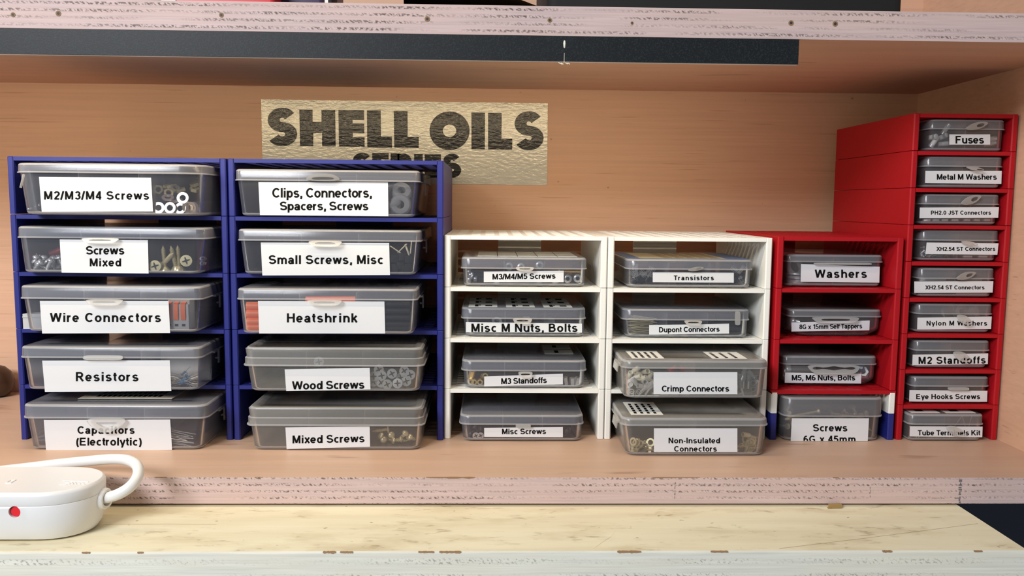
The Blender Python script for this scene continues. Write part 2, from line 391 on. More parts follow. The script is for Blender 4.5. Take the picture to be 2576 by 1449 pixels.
for px0, px1, dzz in ((387, 420, .0006), (1072, 1195, .0012), (640, 662, .0005), (2095, 2110, .0005), (1640, 1760, .0005)):
    a = at(px0, 1203, FRONT); b = at(px1, 1202, FRONT); mb = MB(); n = 8; top = []; bot = []
    for k in range(n+1):
        x = a.x+(b.x-a.x)*k/n; e = dzz*(.4+.6*random.random())*(0.3 if k in (0, n) else 1)
        top.append((x, FRONT+e*1.5, FLOOR+.0002)); bot.append((x, FRONT-.0002, FLOOR-e))
    mid = [(p[0], FRONT-.0002, FLOOR+.0002) for p in top]
    mb.add(top+mid+bot, [(i, i+1, n+2+i, n+1+i) for i in range(n)]+[(n+1+i, n+2+i, 2*n+3+i, 2*n+2+i) for i in range(n)])
    mb.obj('paint_chip', M['rawwood'], low, smooth=False)
for px, py, hgt in ((2418, 1235, 60), (1699, 1232, 40), (2190, 1236, 28)):      # pencil marks across the ply edge
    a = at(px, py-hgt/2, FRONT); b = at(px-2, py+hgt/2, FRONT); wd = .0022 if hgt > 50 else .0006
    mb = MB(); nn = int(hgt/6)
    for k in range(nn):
        zz = a.z+(b.z-a.z)*(k+random.random()*.5)/nn; ww = wd*random.uniform(.3, 1); sh = random.uniform(-.0004, .0004)
        mb.box(a.x-ww+sh, a.x+ww*.5+sh, FRONT-.00015, FRONT+.0002, zz-abs(b.z-a.z)/nn*random.uniform(.5, 1), zz)
    M.setdefault('pencil', mat('pencil grey', (.16, .145, .15), .7)); mb.obj('pencil_mark', M['pencil'], low, smooth=False)
# black fascia board under the upper shelf
fz = .1252; fx = at(2008, 150, FRONT).x
fa = empty('fascia_board', (0, FRONT, fz), 'long black fascia strip fixed beneath the upper shelf edge', 'fascia')
MB().box(-.80, fx, FRONT-.0004, FRONT+.0004, fz, CEIL-.0003).obj('black_face', M['felt'], fa, smooth=False)
MB().box(-.80, fx, FRONT+.0005, FRONT+.0042, fz-.0003, CEIL-.0003).obj('white_core', M['nylon'], fa, smooth=False)
MB().box(-.80, .26, .7650, .7780, .1415, CEIL-.0003).obj('light_strip', M['nylon'], fa, smooth=False)
c = at(1420, 112, FRONT); mb = MB(); mb.lathe([(.0001, -.0035), (.0009, -.0025), (.0012, .001), (.0009, .003), (.0002, .0038)], 10)
mb.xf(Matrix.Translation(c)); d = at(1419, 158, FRONT); mb.tube([c, (d.x, FRONT-.0004, d.z)], .00025, 6)
for k in range(5):
    q = (d.x+.004*cos(k)-.001, FRONT-.0005, d.z+.0005*sin(3*k)); mb.tube([q, (q[0]+.002, q[1], q[2]-.0012)], .0004, 6)
tag(mb.obj('glue_drip', M['cream'], fa), 'yellow dried glue drip')
# workbench in front, below the shelf
BZ, BF, BR = -.2791, .6480, .4420
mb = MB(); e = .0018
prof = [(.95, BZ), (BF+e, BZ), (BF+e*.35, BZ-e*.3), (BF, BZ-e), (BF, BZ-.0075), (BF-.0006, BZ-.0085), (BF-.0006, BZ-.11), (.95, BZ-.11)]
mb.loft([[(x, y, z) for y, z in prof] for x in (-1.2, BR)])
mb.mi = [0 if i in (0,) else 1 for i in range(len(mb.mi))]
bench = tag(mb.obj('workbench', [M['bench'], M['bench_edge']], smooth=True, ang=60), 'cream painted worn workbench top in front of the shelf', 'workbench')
for px0, px1, t_ in ((1052, 1092, 5), (1105, 1160, 6), (1553, 1613, 7), (1788, 1832, 5), (2220, 2245, 7), (812, 845, 7), (855, 888, 4), (2450, 2472, 3), (205, 226, 3), (345, 360, 3)):
    a = at(px0, 1388, BF); b = at(px1, 1388, BF); mb = MB(); n = 12; A = []; C = []
    for k in range(n+1):
        x = a.x+(b.x-a.x)*k/n; q = (0.05 if k in (0, n) else .25+.75*random.random())*t_*.55*BF/F
        A.append((x, BF+e*.35+q*1.1, BZ+.00015)); C.append((x, BF-.0003, BZ-e*.3-q*random.uniform(.3, .9)))
    Mi = [(p[0], BF+e*.22, BZ-e*.14) for p in A]
    mb.add(A+Mi+C, [(i, i+1, n+2+i, n+1+i) for i in range(n)]+[(n+1+i, n+2+i, 2*n+3+i, 2*n+2+i) for i in range(n)])
    mb.obj('paint_chip', M['rawwood'], bench, smooth=False)
def scratch(p, wd=.0003):
    mb = MB(); P = [atz(x, y, BZ+.0001) for x, y in p]
    mb.add([q+Vector((s*wd*.5, s*wd, 0)) for q in P for s in (1, -1)], [(2*i, 2*i+1, 2*i+3, 2*i+2) for i in range(len(P)-1)]); return mb
scratch([(1497, 1377), (1520, 1361), (1537, 1350), (1548, 1335), (1560, 1322)]).obj('crack', M['rawwood'], bench, smooth=False)
scratch([(1960, 1380), (2150, 1357), (2300, 1338), (2460, 1317)], .0002).obj('crack', M['rawwood'], bench, smooth=False)
scratch([(260, 1319), (420, 1318), (545, 1319)], .0002).obj('crack', M['rawwood'], bench, smooth=False)
slab('void_shade_panel', .30, 1.3, 1.05, 1.06, -1.2, -.2770, M['navy'], kind='structure')  # near-black sheet whose colour stands for the shaded void beside the bench
# a splinter of wood on the joint
c = atz(2090, 1266, BZ); mb = MB(); mb.box(-.006, .0052, -.0028, .0024, 0, .0030); mb.box(-.0085, -.0055, -.0028, -.0005, 0, .0012)
ch = tag(mb.obj('wood_chip', M['chip'], smooth=False), 'small brown wood chip lying against the shelf edge on the bench', 'wood chip')
ch.location = (c.x, FRONT-.0040, BZ+.0003); ch.rotation_euler = (0, -.05, .06)
# dark round wooden knob at the back of the lower shelf
mb = MB(); mb.lathe([(.006, 0), (.013, .002), (.0185, .010), (.0195, .020), (.016, .031), (.009, .038), (.002, .0405)], 20)
kb = tag(mb.obj('wooden_knob', M['wood']), 'dark brown round wooden knob standing on the shelf beside the blue racks', 'knob')
kb.location = (at(-14, 985, 1.06).x, 1.068, FLOOR+.0002)

# ------------------------------------------------------------------ sign on the back wall
SY = BACK
def S_(px, py): q = at(px, py, SY); return q
sg = empty('sign_sticker', S_(1017, 465), 'shiny cream rectangular sticker with big black SHELL OILS lettering on back wall', 'sign')
cor = [S_(657, 250), S_(1378, 260), S_(1376, 466), S_(662, 458)]
mb = MB(); nX = 30
mb.loft([[(p.x, SY-t_, p.z) for p in cor] for t_ in (.0001, .0007)]); mb.obj('backing', M['foil'], sg, smooth=False)
zx = lambda x, y: (640+x/3.3895, 230+y/3.3895)               # measured on an enlarged crop
def poly(mb, P):
    q = [S_(*zx(x, y)) for x, y in P]; n = len(q)
    mb.add([(p.x, SY-.0007, p.z) for p in q]+[(p.x, SY-.0010, p.z) for p in q],
           [tuple(range(n, 2*n))]+[(i, (i+1) % n, n+(i+1) % n, n+i) for i in range(n)])
def letter(name, polys, ribs=()):
    mb = MB()
    for P in polys: poly(mb, P)
    for pts, wx, wy in ribs:
        def put(p):
            q = S_(*zx(p[0], p[1])); return (q.x, SY-.0010, q.z)
        ribbon(mb, pts, wx, wy, put)
    mb.obj(name, M['foilink'], sg, smooth=False)
def ell(cx, cy_, rx, ry, a0, a1, n=20): return [(cx+rx*cos(R(a0+(a1-a0)*k/n)), cy_-ry*sin(R(a0+(a1-a0)*k/n))) for k in range(n+1)]
def bigS(cx, cy_, hw, hh, wx, wy):
    ry = (hh-wy/2)/2; rx = hw-wx/2
    # upper bowl flows into lower bowl; terminals cut square
    P = ell(cx, cy_-ry, rx*.94, ry, 30, 270, 22)+ell(cx, cy_+ry, rx, ry, 90, -152, 22)
    return (P, wx, wy)
letter('letter', [], [bigS(238, 304, 128, 165, 102, 86)])
letter('letter', [[(384, 156), (497, 156), (497, 260), (573, 260), (573, 156), (690, 158), (694, 470), (578, 469), (578, 356), (503, 356), (503, 467), (390, 465)]])
letter('letter', [[(717, 158), (936, 160), (937, 246), (838, 244), (838, 273), (937, 274), (938, 358), (840, 356), (840, 391), (940, 392), (941, 473), (722, 470)]])
letter('letter', [[(960, 163), (1078, 163), (1080, 384), (1174, 384), (1174, 481), (963, 477)]])
letter('letter', [[(1189, 168), (1306, 168), (1308, 388), (1402, 388), (1401, 482), (1193, 478)]])
letter('letter', [], [(ell(1664, 336, 114, 109, 0, 360, 40), 114, 112)])
letter('letter', [[(1850, 180), (1967, 182), (1965, 494), (1851, 492)]])
letter('letter', [[(1992, 182), (2109, 184), (2107, 404), (2199, 404), (2198, 497), (1992, 495)]])
letter('letter', [], [bigS(2340, 336, 126, 166, 102, 86)])
sy0, sy1 = 525, 730
letter('letter', [], [bigS(920, 628, 82, 105, 64, 54)])
letter('letter', [[(1005, 525), (1145, 526), (1145, 580), (1080, 580), (1080, 600), (1140, 600), (1140, 655), (1080, 655), (1080, 675), (1145, 675), (1145, 730), (1005, 730)]])
letter('letter', [[(1162, 528), (1237, 528), (1237, 732), (1162, 732)]], [([(1220, 560)]+ell(1275, 600, 32, 38, 90, -90, 12)+[(1220, 640)], 70, 62), ([(1270, 640), (1320, 732)], 72, 60)])
letter('letter', [[(1362, 534), (1436, 535), (1436, 734), (1362, 734)]])
letter('letter', [[(1452, 536), (1590, 537), (1590, 592), (1526, 592), (1526, 612), (1586, 612), (1586, 666), (1526, 666), (1526, 680), (1590, 680), (1590, 735), (1452, 735)]])
letter('letter', [], [bigS(1685, 634, 78, 103, 62, 54)])

# ------------------------------------------------------------------ things on the upper shelf, cut off by the frame
def upper(name, px0, px1, y0, y1, hgt, m, label, cat, rnd=.004):
    x0 = at(px0, 8, y0).x; x1 = at(px1, 8, y0).x; z = UTOP+.0002; mb = MB()
    mb.loft([rrect(x0, x1, y0, y1, rnd, z), rrect(x0, x1, y0, y1, rnd, z+hgt-rnd*.5), rrect(x0+rnd*.5, x1-rnd*.5, y0+rnd*.5, y1-rnd*.5, rnd, z+hgt)])
    return tag(mb.obj(name, m), label, cat)
upper('dark_case', -60, 402, .790, .95, .07, M['darkcase'], 'black case at the end of the upper shelf beside the red box', 'case')
rb = upper('red_box', 407, 690, .765, .95, .06, M['redplug'], 'red box with white corner trim on the upper shelf', 'box')
a = at(407, 8, .764); mb = MB(); mb.box(a.x-.0004, a.x+.012, .7638, .7646, UTOP+.0005, UTOP+.006); mb.obj('corner_trim', M['nylon'], rb, smooth=False)
upper('violet_case', 693, 813, .79, .9, .06, M['violet'], 'dark violet case beside the red box on the upper shelf', 'case')
po = upper('edge_post', 826, 836, .775, .80, .09, M['darkcase'], 'thin black and white upright strip on the upper shelf', 'strip', .001)
a = at(817, 8, .775); b = at(825.5, 8, .775); MB().box(a.x, b.x, .775, .80, UTOP+.0002, UTOP+.09).obj('white_side', M['nylon'], po, smooth=False)
mb = MB(); a = at(1017, 8, .78); b = at(1372, 8, .78); n = 14
mb.loft([[(a.x+(b.x-a.x)*k/n, y_, UTOP+.0004+(z_*(1-.93*(k/n)**3))) for z_ in (0, .02, .022) for y_ in ((.775, .93) if z_ != .02 else (.772, .935))] for k in range(n+1)])
tag(mb.obj('leather_pouch', M['brownbag']), 'dark brown leather pouch tapering flat on the upper shelf', 'pouch')
upper('black_bag', 1376, 2276, .80, 1.0, .09, M['darkcase'], 'long black fabric bag filling the upper shelf', 'bag', .01)
mb = MB(); c = at(2412, 20, .79)
mb.loft([[(c.x+.05*cos(t_)*s_, .84+.05*sin(t_)*s_, UTOP+.0003+h_) for t_ in [2*pi*k/24 for k in range(24)]] for s_, h_ in ((.85, 0), (.95, .0035), (.80, .009), (.5, .014), (.1, .016))])
tag(mb.obj('canvas_pouch', M['greybag']), 'small grey canvas pouch at the wall end of the upper shelf', 'pouch')

# ------------------------------------------------------------------ racks
def rack_proto(W, H, D, t, tt, m, label, group, lat=(10, 14), floor_mats=None):
    o = empty('stacking_rack', (0, 0, 0), label, 'rack', group)
    g = .0005; c = .0011
    for sx in (0, 1):                                         # side panels with bevelled front edges
        x0, x1 = (0, t) if sx == 0 else (W-t, W)
        pr = [(x0+c, 0), (x1-c, 0), (x1, c), (x1, D), (x0, D), (x0, c)]
        if floor_mats:
            zs = (0, H*.53, H*.53, H-.003)
            for k, mm in ((0, 'blue'), (1, 'white')):
                mb = MB(); mb.loft([[(x, y, z) for x, y in pr] for z in ((0, H*.53) if k == 0 else (H*.53, H-.0032))])
                mb.obj('side_panel', M[mm], o, smooth=False)
        else:
            mb = MB(); ins = .0006
            zt = H-g
            mb.loft([[(x, y, z) for x, y in pr] for z in (0, zt-ins)]+[[((x-(x0+x1)/2)*.92+(x0+x1)/2, y+(ins if y < .01 else 0), zt) for x, y in pr]])
            mb.obj('side_panel', m, o, smooth=False)
    mb = MB(); z0, z1 = H-g-tt, H-g-.0001
    x0, x1 = (t, W-t) if not floor_mats else (0, W)
    nx, ny = lat; bw = (x1-x0)*.36/(nx+1); bd = D*.38/(ny+1)
    for k in range(nx+1):
        cx = x0+bw/2+(x1-x0-bw)*k/nx; mb.box(cx-bw/2, cx+bw/2, .0070, D-.001, z0+.0001, z1-.0001)
    for k in range(ny+1):
        if k in (0, ny): mb.box(x0, x1, .0004 if k == 0 else D-.008, .008 if k == 0 else D, z0, z1)
        else:
            cy_ = bd/2+(D-bd)*k/ny; mb.box(x0, x1, cy_-bd/2, cy_+bd/2-.00001, z0+.0002, z1-.0002)
    mb.obj('top_panel', M['red'] if floor_mats else m, o, smooth=False)
    bx = MB(); bx.box(W*.34, W*.66, D-.004, D-.0005, H*.25, H-g-tt); bx.obj('back_brace', m, o, smooth=False)
    return o
TEXTS = {'L': ['M2/M3/M4 Screws', 'Screws Mixed', 'Wire Connectors', 'Resistors', 'Capacitors (Electrolytic)'],
 'M': ['Clips, Connectors, Spacers, Screws', 'Small Screws, Misc', 'Heatshrink', 'Wood Screws', 'Mixed Screws'],
 'W': ['M3/M4/M5 Screws', 'Misc M Nuts, Bolts', 'M3 Standoffs', 'Misc Screws'],
 'V': ['Transistors', 'Dupont Connectors', 'Crimp Connectors', 'Non-Insulated Connectors'],
 'R': ['Washers', '8G x 15mm Self Tappers', 'M5, M6 Nuts, Bolts', 'Screws 6G x 45mm'],
 'N': ['Fuses', 'Metal M Washers', 'PH2.0 JST Connectors', 'upper XH2.54 ST Connectors', 'lower XH2.54 ST Connectors', 'Nylon M Washers', 'M2 Standoffs', 'Eye Hooks Screws', 'Tube Terminals Kit']}
#        x0, width, unit height, front y, side t, top t, material, colour word, lattice
RK = {'L': (-.4928, .2208, .0591, .871, .0063, .0042, 'blue', 'blue', (12, 15)), 'M': (-.2703, .2210, .0591, .871, .0066, .0042, 'blue', 'blue', (12, 15)),
      'W': (-.0487, .1719, .0546, .877, .0068, .0042, 'white', 'white', (10, 15)), 'V': (.1240, .1746, .0546, .877, .0066, .0042, 'white', 'white', (10, 15)),
      'R': (.3034, .1352, .0550, .875, .0068, .0042, 'red', 'red', (6, 15)), 'N': (.4424, .1110, .0389, .876, .0062, .0041, 'red', 'narrow red', (5, 15))}
RD = .197
for k, (x0, W, H, Y, t, tt, m, word, lat) in RK.items():
    names = TEXTS[k]; n = len(names); grp = {'L': 'blue racks', 'M': 'blue racks', 'W': 'white racks', 'V': 'white racks', 'R': 'wide red racks', 'N': 'narrow red racks'}[k]
    proto = None
    for i, nm in enumerate(names):
        loc = Vector((x0, Y, FLOOR+.0003+(n-1-i)*H))
        lab = f'{word} open rack unit housing the {nm} box'
        if k == 'R' and i == 3:
            o = rack_proto(W, H, RD, t, .0042, M['white'], 'red topped rack unit with white and blue sides around the Screws 6G x 45mm box', 'wide red racks', lat, True); o.location = loc
        elif proto is None:
            proto = o = rack_proto(W, H, RD, t, tt, M[m], lab, grp, lat); o.location = loc
        else:
            o = copy_tree(proto, loc); o['label'] = lab
def support(k, i): return FLOOR+.0003+(len(TEXTS[k])-1-i)*RK[k][2]

# ------------------------------------------------------------------ boxes
BOX = {}
def clasp(parent, Y, rect, kind):
    x0, x1, y0, y1 = rect; n = 28
    a = at(x0, y0, Y); b = at(x1, y1, Y); wd, ht = b.x-a.x, a.z-b.z
    def se(cx, cz, rx, rz, p=2.0):
        return [(cx+rx*abs(cos(t_))**(2/p)*(1 if cos(t_) >= 0 else -1), cz+rz*abs(sin(t_))**(2/p)*(1 if sin(t_) >= 0 else -1)) for t_ in [2*pi*k/n for k in range(n)]]
    inner = None
    if kind == 'trap':                # tab hanging under the lid edge, narrower at its free end
        out = se(.5, .5, .5, .5, 4); out = [(.5+(x-.5)*(.72+.28*z), z) for x, z in out]
        inner = se(.5, .55, .28, .16, 3)
    elif kind == 'tri':
        out = se(.5, .5, .5, .5, 5); out = [(.5+(x-.5)*(.30+.70*min(1, z*1.5)), z) for x, z in out]; inner = [(.5+(x-.5)*.6*(.3+.7*z), .54+(z-.5)*.36) for x, z in se(.5, .5, .5, .5, 5)]
    elif kind == 'arch':
        out = [(.5+(x-.5)*(1-.45*max(0, z)**1.5), z) for x, z in se(.5, .5, .5, .5, 3)]; inner = [(x, z*.8) for x, z in [(.5+(q-.5)*.6, .42+(r-.5)*.5) for q, r in se(.5, .5, .5, .5, 2.4)]]
    elif kind == 'loop':              # soft ring standing off to one side
        out = se(.5, .5, .5, .5, 2.6); out = [(x*.62+z*.38, z) for x, z in out]; inner = [(.64*.5+.5*.38+(x-.5)*.28+.13+(z-.5)*.1, .58+(z-.5)*.48) for x, z in se(.5, .5, .5, .5, 2)]
    elif kind == 'drop':              # ring hanging down to one side
        out = se(.5, .5, .5, .5, 2.6); out = [(x*.66+(1-z)*.34, z) for x, z in out]; inner = [(.72+(x-.5)*.34, .27+(z-.5)*.3) for x, z in se(.5, .5, .5, .5, 2)]
    elif kind == 'wide':
        out = se(.5, .5, .5, .5, 4); out = [(.5+(x-.5)*(.74+.26*z), z) for x, z in out]; inner = [(x, .62+(z-.5)*(.16+.30*cos((x-.5)*9)**2)) for x, z in [(.5+(q-.5)*.76, r) for q, r in se(.5, .5, .5, .5, 2.5)]]
    else:
        out = se(.5, .5, .5, .5, 5)
    th = .0013; mb = MB()
    tilt = .0035 if kind not in ('bar',) else .001
    P = lambda x, z, q: (a.x+x*wd, Y-.0012-(abs((1-z) if kind not in ('loop', 'arch') else z))*tilt-q*th, b.z+z*ht)
    O = [[P(x, z, q) for x, z in out] for q in (0, 1)]
    if inner:
        I = [[P(x, z, q) for x, z in inner] for q in (0, 1)]; mb.loft([I[0], I[1], O[1], O[0], I[0]], False, False)
    else: mb.loft(O)
    mb.obj('clasp', M['clasp'], parent)
def box(k, i, Y, xl, xr, ytop, ylid, bl, br, ybot, lab, lines, clasps=(), D=.17, r=.006, style='std', mats=('clear', 'lid'), rb=.003, tilt=0, div=2, over=.0015, extra=''):
    zb = support(k, i)+.0002 if not (k, i) in (('z', 0),) else 0
    text = ' '.join(l[0] for l in lines)
    kindword = {'std': 'clear plastic organizer box', 'tier': 'milky organizer box with a stepped lid', 'small': 'small clear box'}[style]
    label = f'{kindword} with white label reading {text}{extra}'
    xm = (xl+xr)/2
    X0 = at(xl, ylid, Y).x; X1 = at(xr, ylid, Y).x; ZL = at(xm, ylid, Y).z; ZT = at(xm, ytop, Y).z
    b0 = at(bl, ybot, Y).x; b1 = at(br, ybot, Y).x
    ft = Y+over; top0, top1 = X0+over*1.0, X1-over*1.0
    if b0 < top0: b0 = top0
    if b1 > top1: b1 = top1
    o = empty('organizer_box', ((X0+X1)/2, Y+D/2, zb), label, 'storage box', {'L': 'large clear boxes', 'M': 'large clear boxes', 'W': 'boxes in the white racks', 'V': 'boxes in the white racks', 'R': 'boxes in the wide red racks', 'N': 'small boxes in the narrow red racks'}[k])
    bk = Y+D-over; t = .0011; dft = .0012
    zr = ZL+.0012                                              # rim of the tub tucks inside the lid skirt
    zi = ZT-.0012-.0006
    def ring(f, z, ins, rr=None):                              # f: 0 bottom .. 1 rim
        return rrect(b0+(top0-b0)*f+ins, b1+(top1-b1)*f-ins, ft+dft*(1-f)+ins, bk-dft*(1-f)-ins, (rr or r)-ins*.5, z)
    H = zi-zb; mb = MB(); rings = []
    prof = [(rb, 0), (rb*.45, rb*.18), (rb*.12, rb*.5), (0, rb)]
    if rb > .008: prof = [(rb*(1-sin(q)), rb*.62*(1-cos(q))) for q in [pi/2*j/6 for j in range(7)]]
    def rg(z, ins, insy=None):
        f = min(1, max(0, (z-zb)/H)); insy = ins if insy is None else insy
        return rrect(b0+(top0-b0)*f+ins, b1+(top1-b1)*f-ins, ft+dft*(1-f)+insy, bk-dft*(1-f)-insy, r, z)
    outer = [rg(zb+q, ins, min(ins, .004)) for ins, q in prof]+[rg(zi, 0)]
    inn = [rg(zi, t)]+[rg(zb+max(q, 0)+t, ins+t, min(ins, .004)+t) for ins, q in prof[::-1]]
    mb.loft(outer+inn); nr = len(outer[0]); mb.mi = [1 if j < (len(prof)-1)*nr and rb < .008 else 1 if len(prof)*nr <= j < (len(prof)+1)*nr else 0 for j in range(len(mb.f))]
    tub = mb.obj('tub', [M[mats[0]], M['rim']], o, ang=50)
    # lid
    mb = MB(); fl = .0016; th = .0011
    if style == 'tier':
        zmid = ZL+(ZT-ZL)*.42
        steps = [(over+.0001, ZL), (-.0004, ZL), (-.0004, ZL+.0009), (.0008, ZL+.0014), (.0008, zmid), (.0022, zmid+.0010), (.0022, ZT-.0016), (.0030, ZT-.0003), (.0040, ZT),
                 (.0100, ZT), (.0115, ZT-.0016)]
        ins_ = [(.0115, ZT-.0027), (.0100, ZT-.0014), (.0034, ZT-.0013), (.0034, zmid), (.0022+th, zmid), (over+.0002, ZL+.0006)]
    else:
        steps = [(over+.0001, ZL), (-.0003, ZL), (-.0003, ZL+.0010), (.0004, ZL+.0014), (.0006, ZT-.0020), (.0011, ZT-.0008), (.0024, ZT)]
        if style == 'std' and D > .15: steps += [(.022, ZT), (.0235, ZT-.0010)]; ins_ = [(.0235, ZT-.0020), (.0025, ZT-.0011), (.0006+th, ZT-.0022), (.0004+th, ZL+.0003)]
        else: ins_ = [(.0025, ZT-.0011), (.0006+th, ZT-.0022), (.0004+th, ZL+.0003)]
    rl = r+.0012
    LR = lambda ins, z: rrect(X0+ins, X1-ins, Y+ins, Y+D-ins, max(.001, rl-ins*.3), z)
    mb.loft([LR(*q) for q in ([ins_[-1]]+steps+ins_[:-1])][1:]+[LR(*ins_[-1])] if False else [LR(*q) for q in steps]+[LR(*q) for q in ins_], False, False)
    n = 24; tot = len(steps)
    # close the top: outer and inner skins
    base = len(mb.v)-n*(len(steps)+len(ins_))
    mb.f[:] = [f for j, f in enumerate(mb.f) if not ((tot-1)*n <= j < tot*n)]; rk = {0, 1, 2, 4, 6, 7} if style == 'tier' else {0, 1, 2, 4, 5}; mb.mi = [1 if j//n in rk else 0 for j in range(len(mb.f))]
    mb.f.append([base+(tot-1)*n+q for q in range(n)]); mb.f.append([base+tot*n+q for q in range(n-1, -1, -1)]); mb.mi += [0, 0]
    lid = mb.obj('lid', [M[mats[1]], M['rim']], o, ang=50)
    for cl in clasps: clasp(lid, Y, cl[:4], cl[4])
    # dividers
    for j in range(div):
        fx_ = b0+(b1-b0)*(j+1)/(div+1)
        MB().box(fx_-.0005, fx_+.0005, ft+.0035, bk-.004, zb+.0014, zi-.0025).obj('divider', M['divider'], o, smooth=False)
    cyd = ft+(bk-ft)*.42
    MB().box(b0+.004, b1-.004, cyd-.0005, cyd+.0005, zb+.0014, zi-.003).obj('divider', M['clear'], o, smooth=False)
    # label on the sloping front of the tub
    def fy(z): f = min(1, max(0, (z-zb)/H)); return ft+dft*(1-f)
    tl, tr, br_, bl_ = lab
    def onface(px, py, lift):
        q = at(px, py, Y+.002); y = fy(q.z)-lift; return Vector((q.x*(y/(Y+.002)), y, q.z))
    mb = MB(); C = [onface(*p, .00035) for p in (tl, tr, br_, bl_)]; Bk = [onface(*p, .0001) for p in (tl, tr, br_, bl_)]
    mb.loft([Bk, C]); pl = mb.obj('paper_label', M['paper'], o, smooth=False)
    ty = math.tan(R(tilt)); ox = (tl[0]+tr[0])/2
    mb = lettering(lines, lambda x, y: onface(x, y+(x-ox)*ty, .0005))
    ymax = bl_[1]; zcut = onface(tl[0], max(bl_[1], br_[1])-.6, 0).z
    me_ob = mb.obj('printed_text', M['ink'], pl, smooth=False)
    if extra == ' ':
        pass
    bm = bmesh.new(); bm.from_mesh(me_ob.data)
    bmesh.ops.bisect_plane(bm, geom=bm.verts[:]+bm.edges[:]+bm.faces[:], plane_co=(0, 0, zcut-ORG[o.name].z), plane_no=(0, 0, -1), clear_outer=True)
    bm.to_mesh(me_ob.data); bm.free()
    BOX[(k, i)] = dict(o=o, Y=Y, ft=ft, z=zb, x0=b0, x1=b1, ZL=ZL, ZT=ZT, D=D, X0=X0, X1=X1, lid=lid, text=text)
    return o
def q4(x0, x1, y0, y1, sh=0, bx0=None, bx1=None):
    return ((x0, y0), (x1, y0+sh), (x1 if bx1 is None else bx1, y1+sh), (x0 if bx0 is None else bx0, y1))
box('L', 0, .838, 20, 508, 411, 436, 43, 498, 543, ((98, 445), (380, 447), (385, 532), (105, 533)), [('M2/M3/M4 Screws', 111, 374, 481, 502)], r=.021)
box('L', 1, .853, 35, 520, 571, 600, 52, 500, 693, ((150, 602), (372, 604), (374, 688), (155, 686)), [('Screws', 216, 313, 619, 640), ('Mixed', 226, 304, 650, 670)], [(205, 306, 598, 611, 'trap')], r=.009)
box('L', 2, .846, 46, 508, 720, 753, 66, 495, 843, ((100, 757), (424, 757), (428, 838), (106, 839)), [('Wire Connectors', 126, 405, 787, 810)], [(215, 317, 752, 767, 'trap')])
box('L', 3, .841, 47, 505, 873, 901, 66, 496, 988, ((106, 907), (427, 906), (431, 984), (113, 986)), [('Resistors', 191, 348, 936, 959)], [(212, 312, 893, 904, 'bar')])
box('L', 4, .832, 52, 520, 1019, 1053, 73, 505, 1136, ((110, 1056), (428, 1055), (433, 1132), (116, 1136)), [('Capacitors', 195, 338, 1072, 1091), ('(Electrolytic)', 191, 357, 1101, 1121)], [(221, 321, 1050, 1084, 'tri')], r=.008)
box('M', 0, .866, 588, 1056, 427, 456, 605, 1040, 551, ((650, 458), (976, 459), (977, 544), (654, 541)), [('Clips, Connectors,', 685, 935, 473, 497), ('Spacers, Screws', 704, 927, 507, 529)], [(767, 860, 436, 456, 'arch')])
box('M', 1, .856, 595, 1058, 578, 607, 612, 1044, 697, ((656, 610), (979, 611), (981, 692), (660, 693)), [('Small Screws, Misc', 676, 965, 642, 664)], [(774, 865, 605, 620, 'trap')])
box('M', 2, .839, 593, 1049, 727, 755, 608, 1038, 845, ((649, 757), (967, 758), (969, 839), (652, 839)), [('Heatshrink', 722, 899, 788, 811)], [(770, 865, 753, 768, 'trap')])
box('M', 3, .838, 608, 1066, 876, 922, 627, 1053, 988, ((716, 929), (930, 925), (932, 980), (720, 984)), [('Wood Screws', 735, 917, 958, 979)], style='tier', mats=('clearw', 'lidw'), r=.009, tilt=-.8)
box('M', 4, .832, 616, 1067, 1027, 1072, 634, 1056, 1134, ((718, 1075), (930, 1072), (931, 1124), (721, 1130)), [('Mixed Screws', 736, 916, 1094, 1114)], style='tier', mats=('clearw', 'lidw'), r=.009, tilt=-1)
box('W', 0, .884, 1159, 1478, 648, 677, 1166, 1472, 719, ((1217, 683), (1418, 681), (1418, 710), (1217, 710)), [('M3/M4/M5 Screws', 1239, 1397, 688, 702)], [(1295, 1345, 671, 681, 'trap')], D=.13, r=.008, tilt=-.9)
box('W', 1, .886, 1159, 1476, 775, 803, 1170, 1471, 848, ((1172, 810), (1464, 814), (1464, 837), (1172, 836)), [('Misc M Nuts, Bolts', 1186, 1452, 814, 835)], [(1288, 1340, 799, 813, 'trap')], D=.14, r=.010)
box('W', 2, .878, 1160, 1477, 907, 934, 1168, 1471, 976, ((1218, 947), (1416, 940), (1416, 967), (1218, 972)), [('M3 Standoffs', 1261, 1375, 950, 965)], [(1302, 1341, 934, 948, 'trap')], D=.15, r=.009, tilt=-1.6)
box('W', 3, .8645, 1155, 1470, 1045, 1069, 1164, 1465, 1111, ((1218, 1076), (1416, 1074), (1416, 1100), (1218, 1099)), [('Misc Screws', 1263, 1373, 1078, 1092)], [(1297, 1335, 1066, 1074, 'bar')], D=.15, r=.009, tilt=-.4)
box('V', 0, .880, 1576, 1898, 653, 679, 1580, 1892, 720, q4(1642, 1846, 685, 710, 1), [('Transistors', 1695, 1796, 693, 705)], [(1725, 1772, 670, 682, 'loop')], D=.13, r=.009)
box('V', 1, .884, 1566, 1890, 778, 806, 1576, 1884, 849, ((1633, 818), (1834, 814), (1834, 839), (1633, 842)), [('Dupont Connectors', 1658, 1810, 822, 835)], [(1718, 1766, 805, 816, 'trap'), (1848, 1860, 783, 817, 'bar')], D=.14, r=.009, tilt=-.8)
box('V', 2, .8315, 1565, 1937, 908, 928, 1572, 1924, 1005, q4(1644, 1855, 936, 992, 0), [('Crimp Connectors', 1665, 1834, 970, 985)], D=.17, r=.009, mats=('clearw', 'lidw'), div=1)
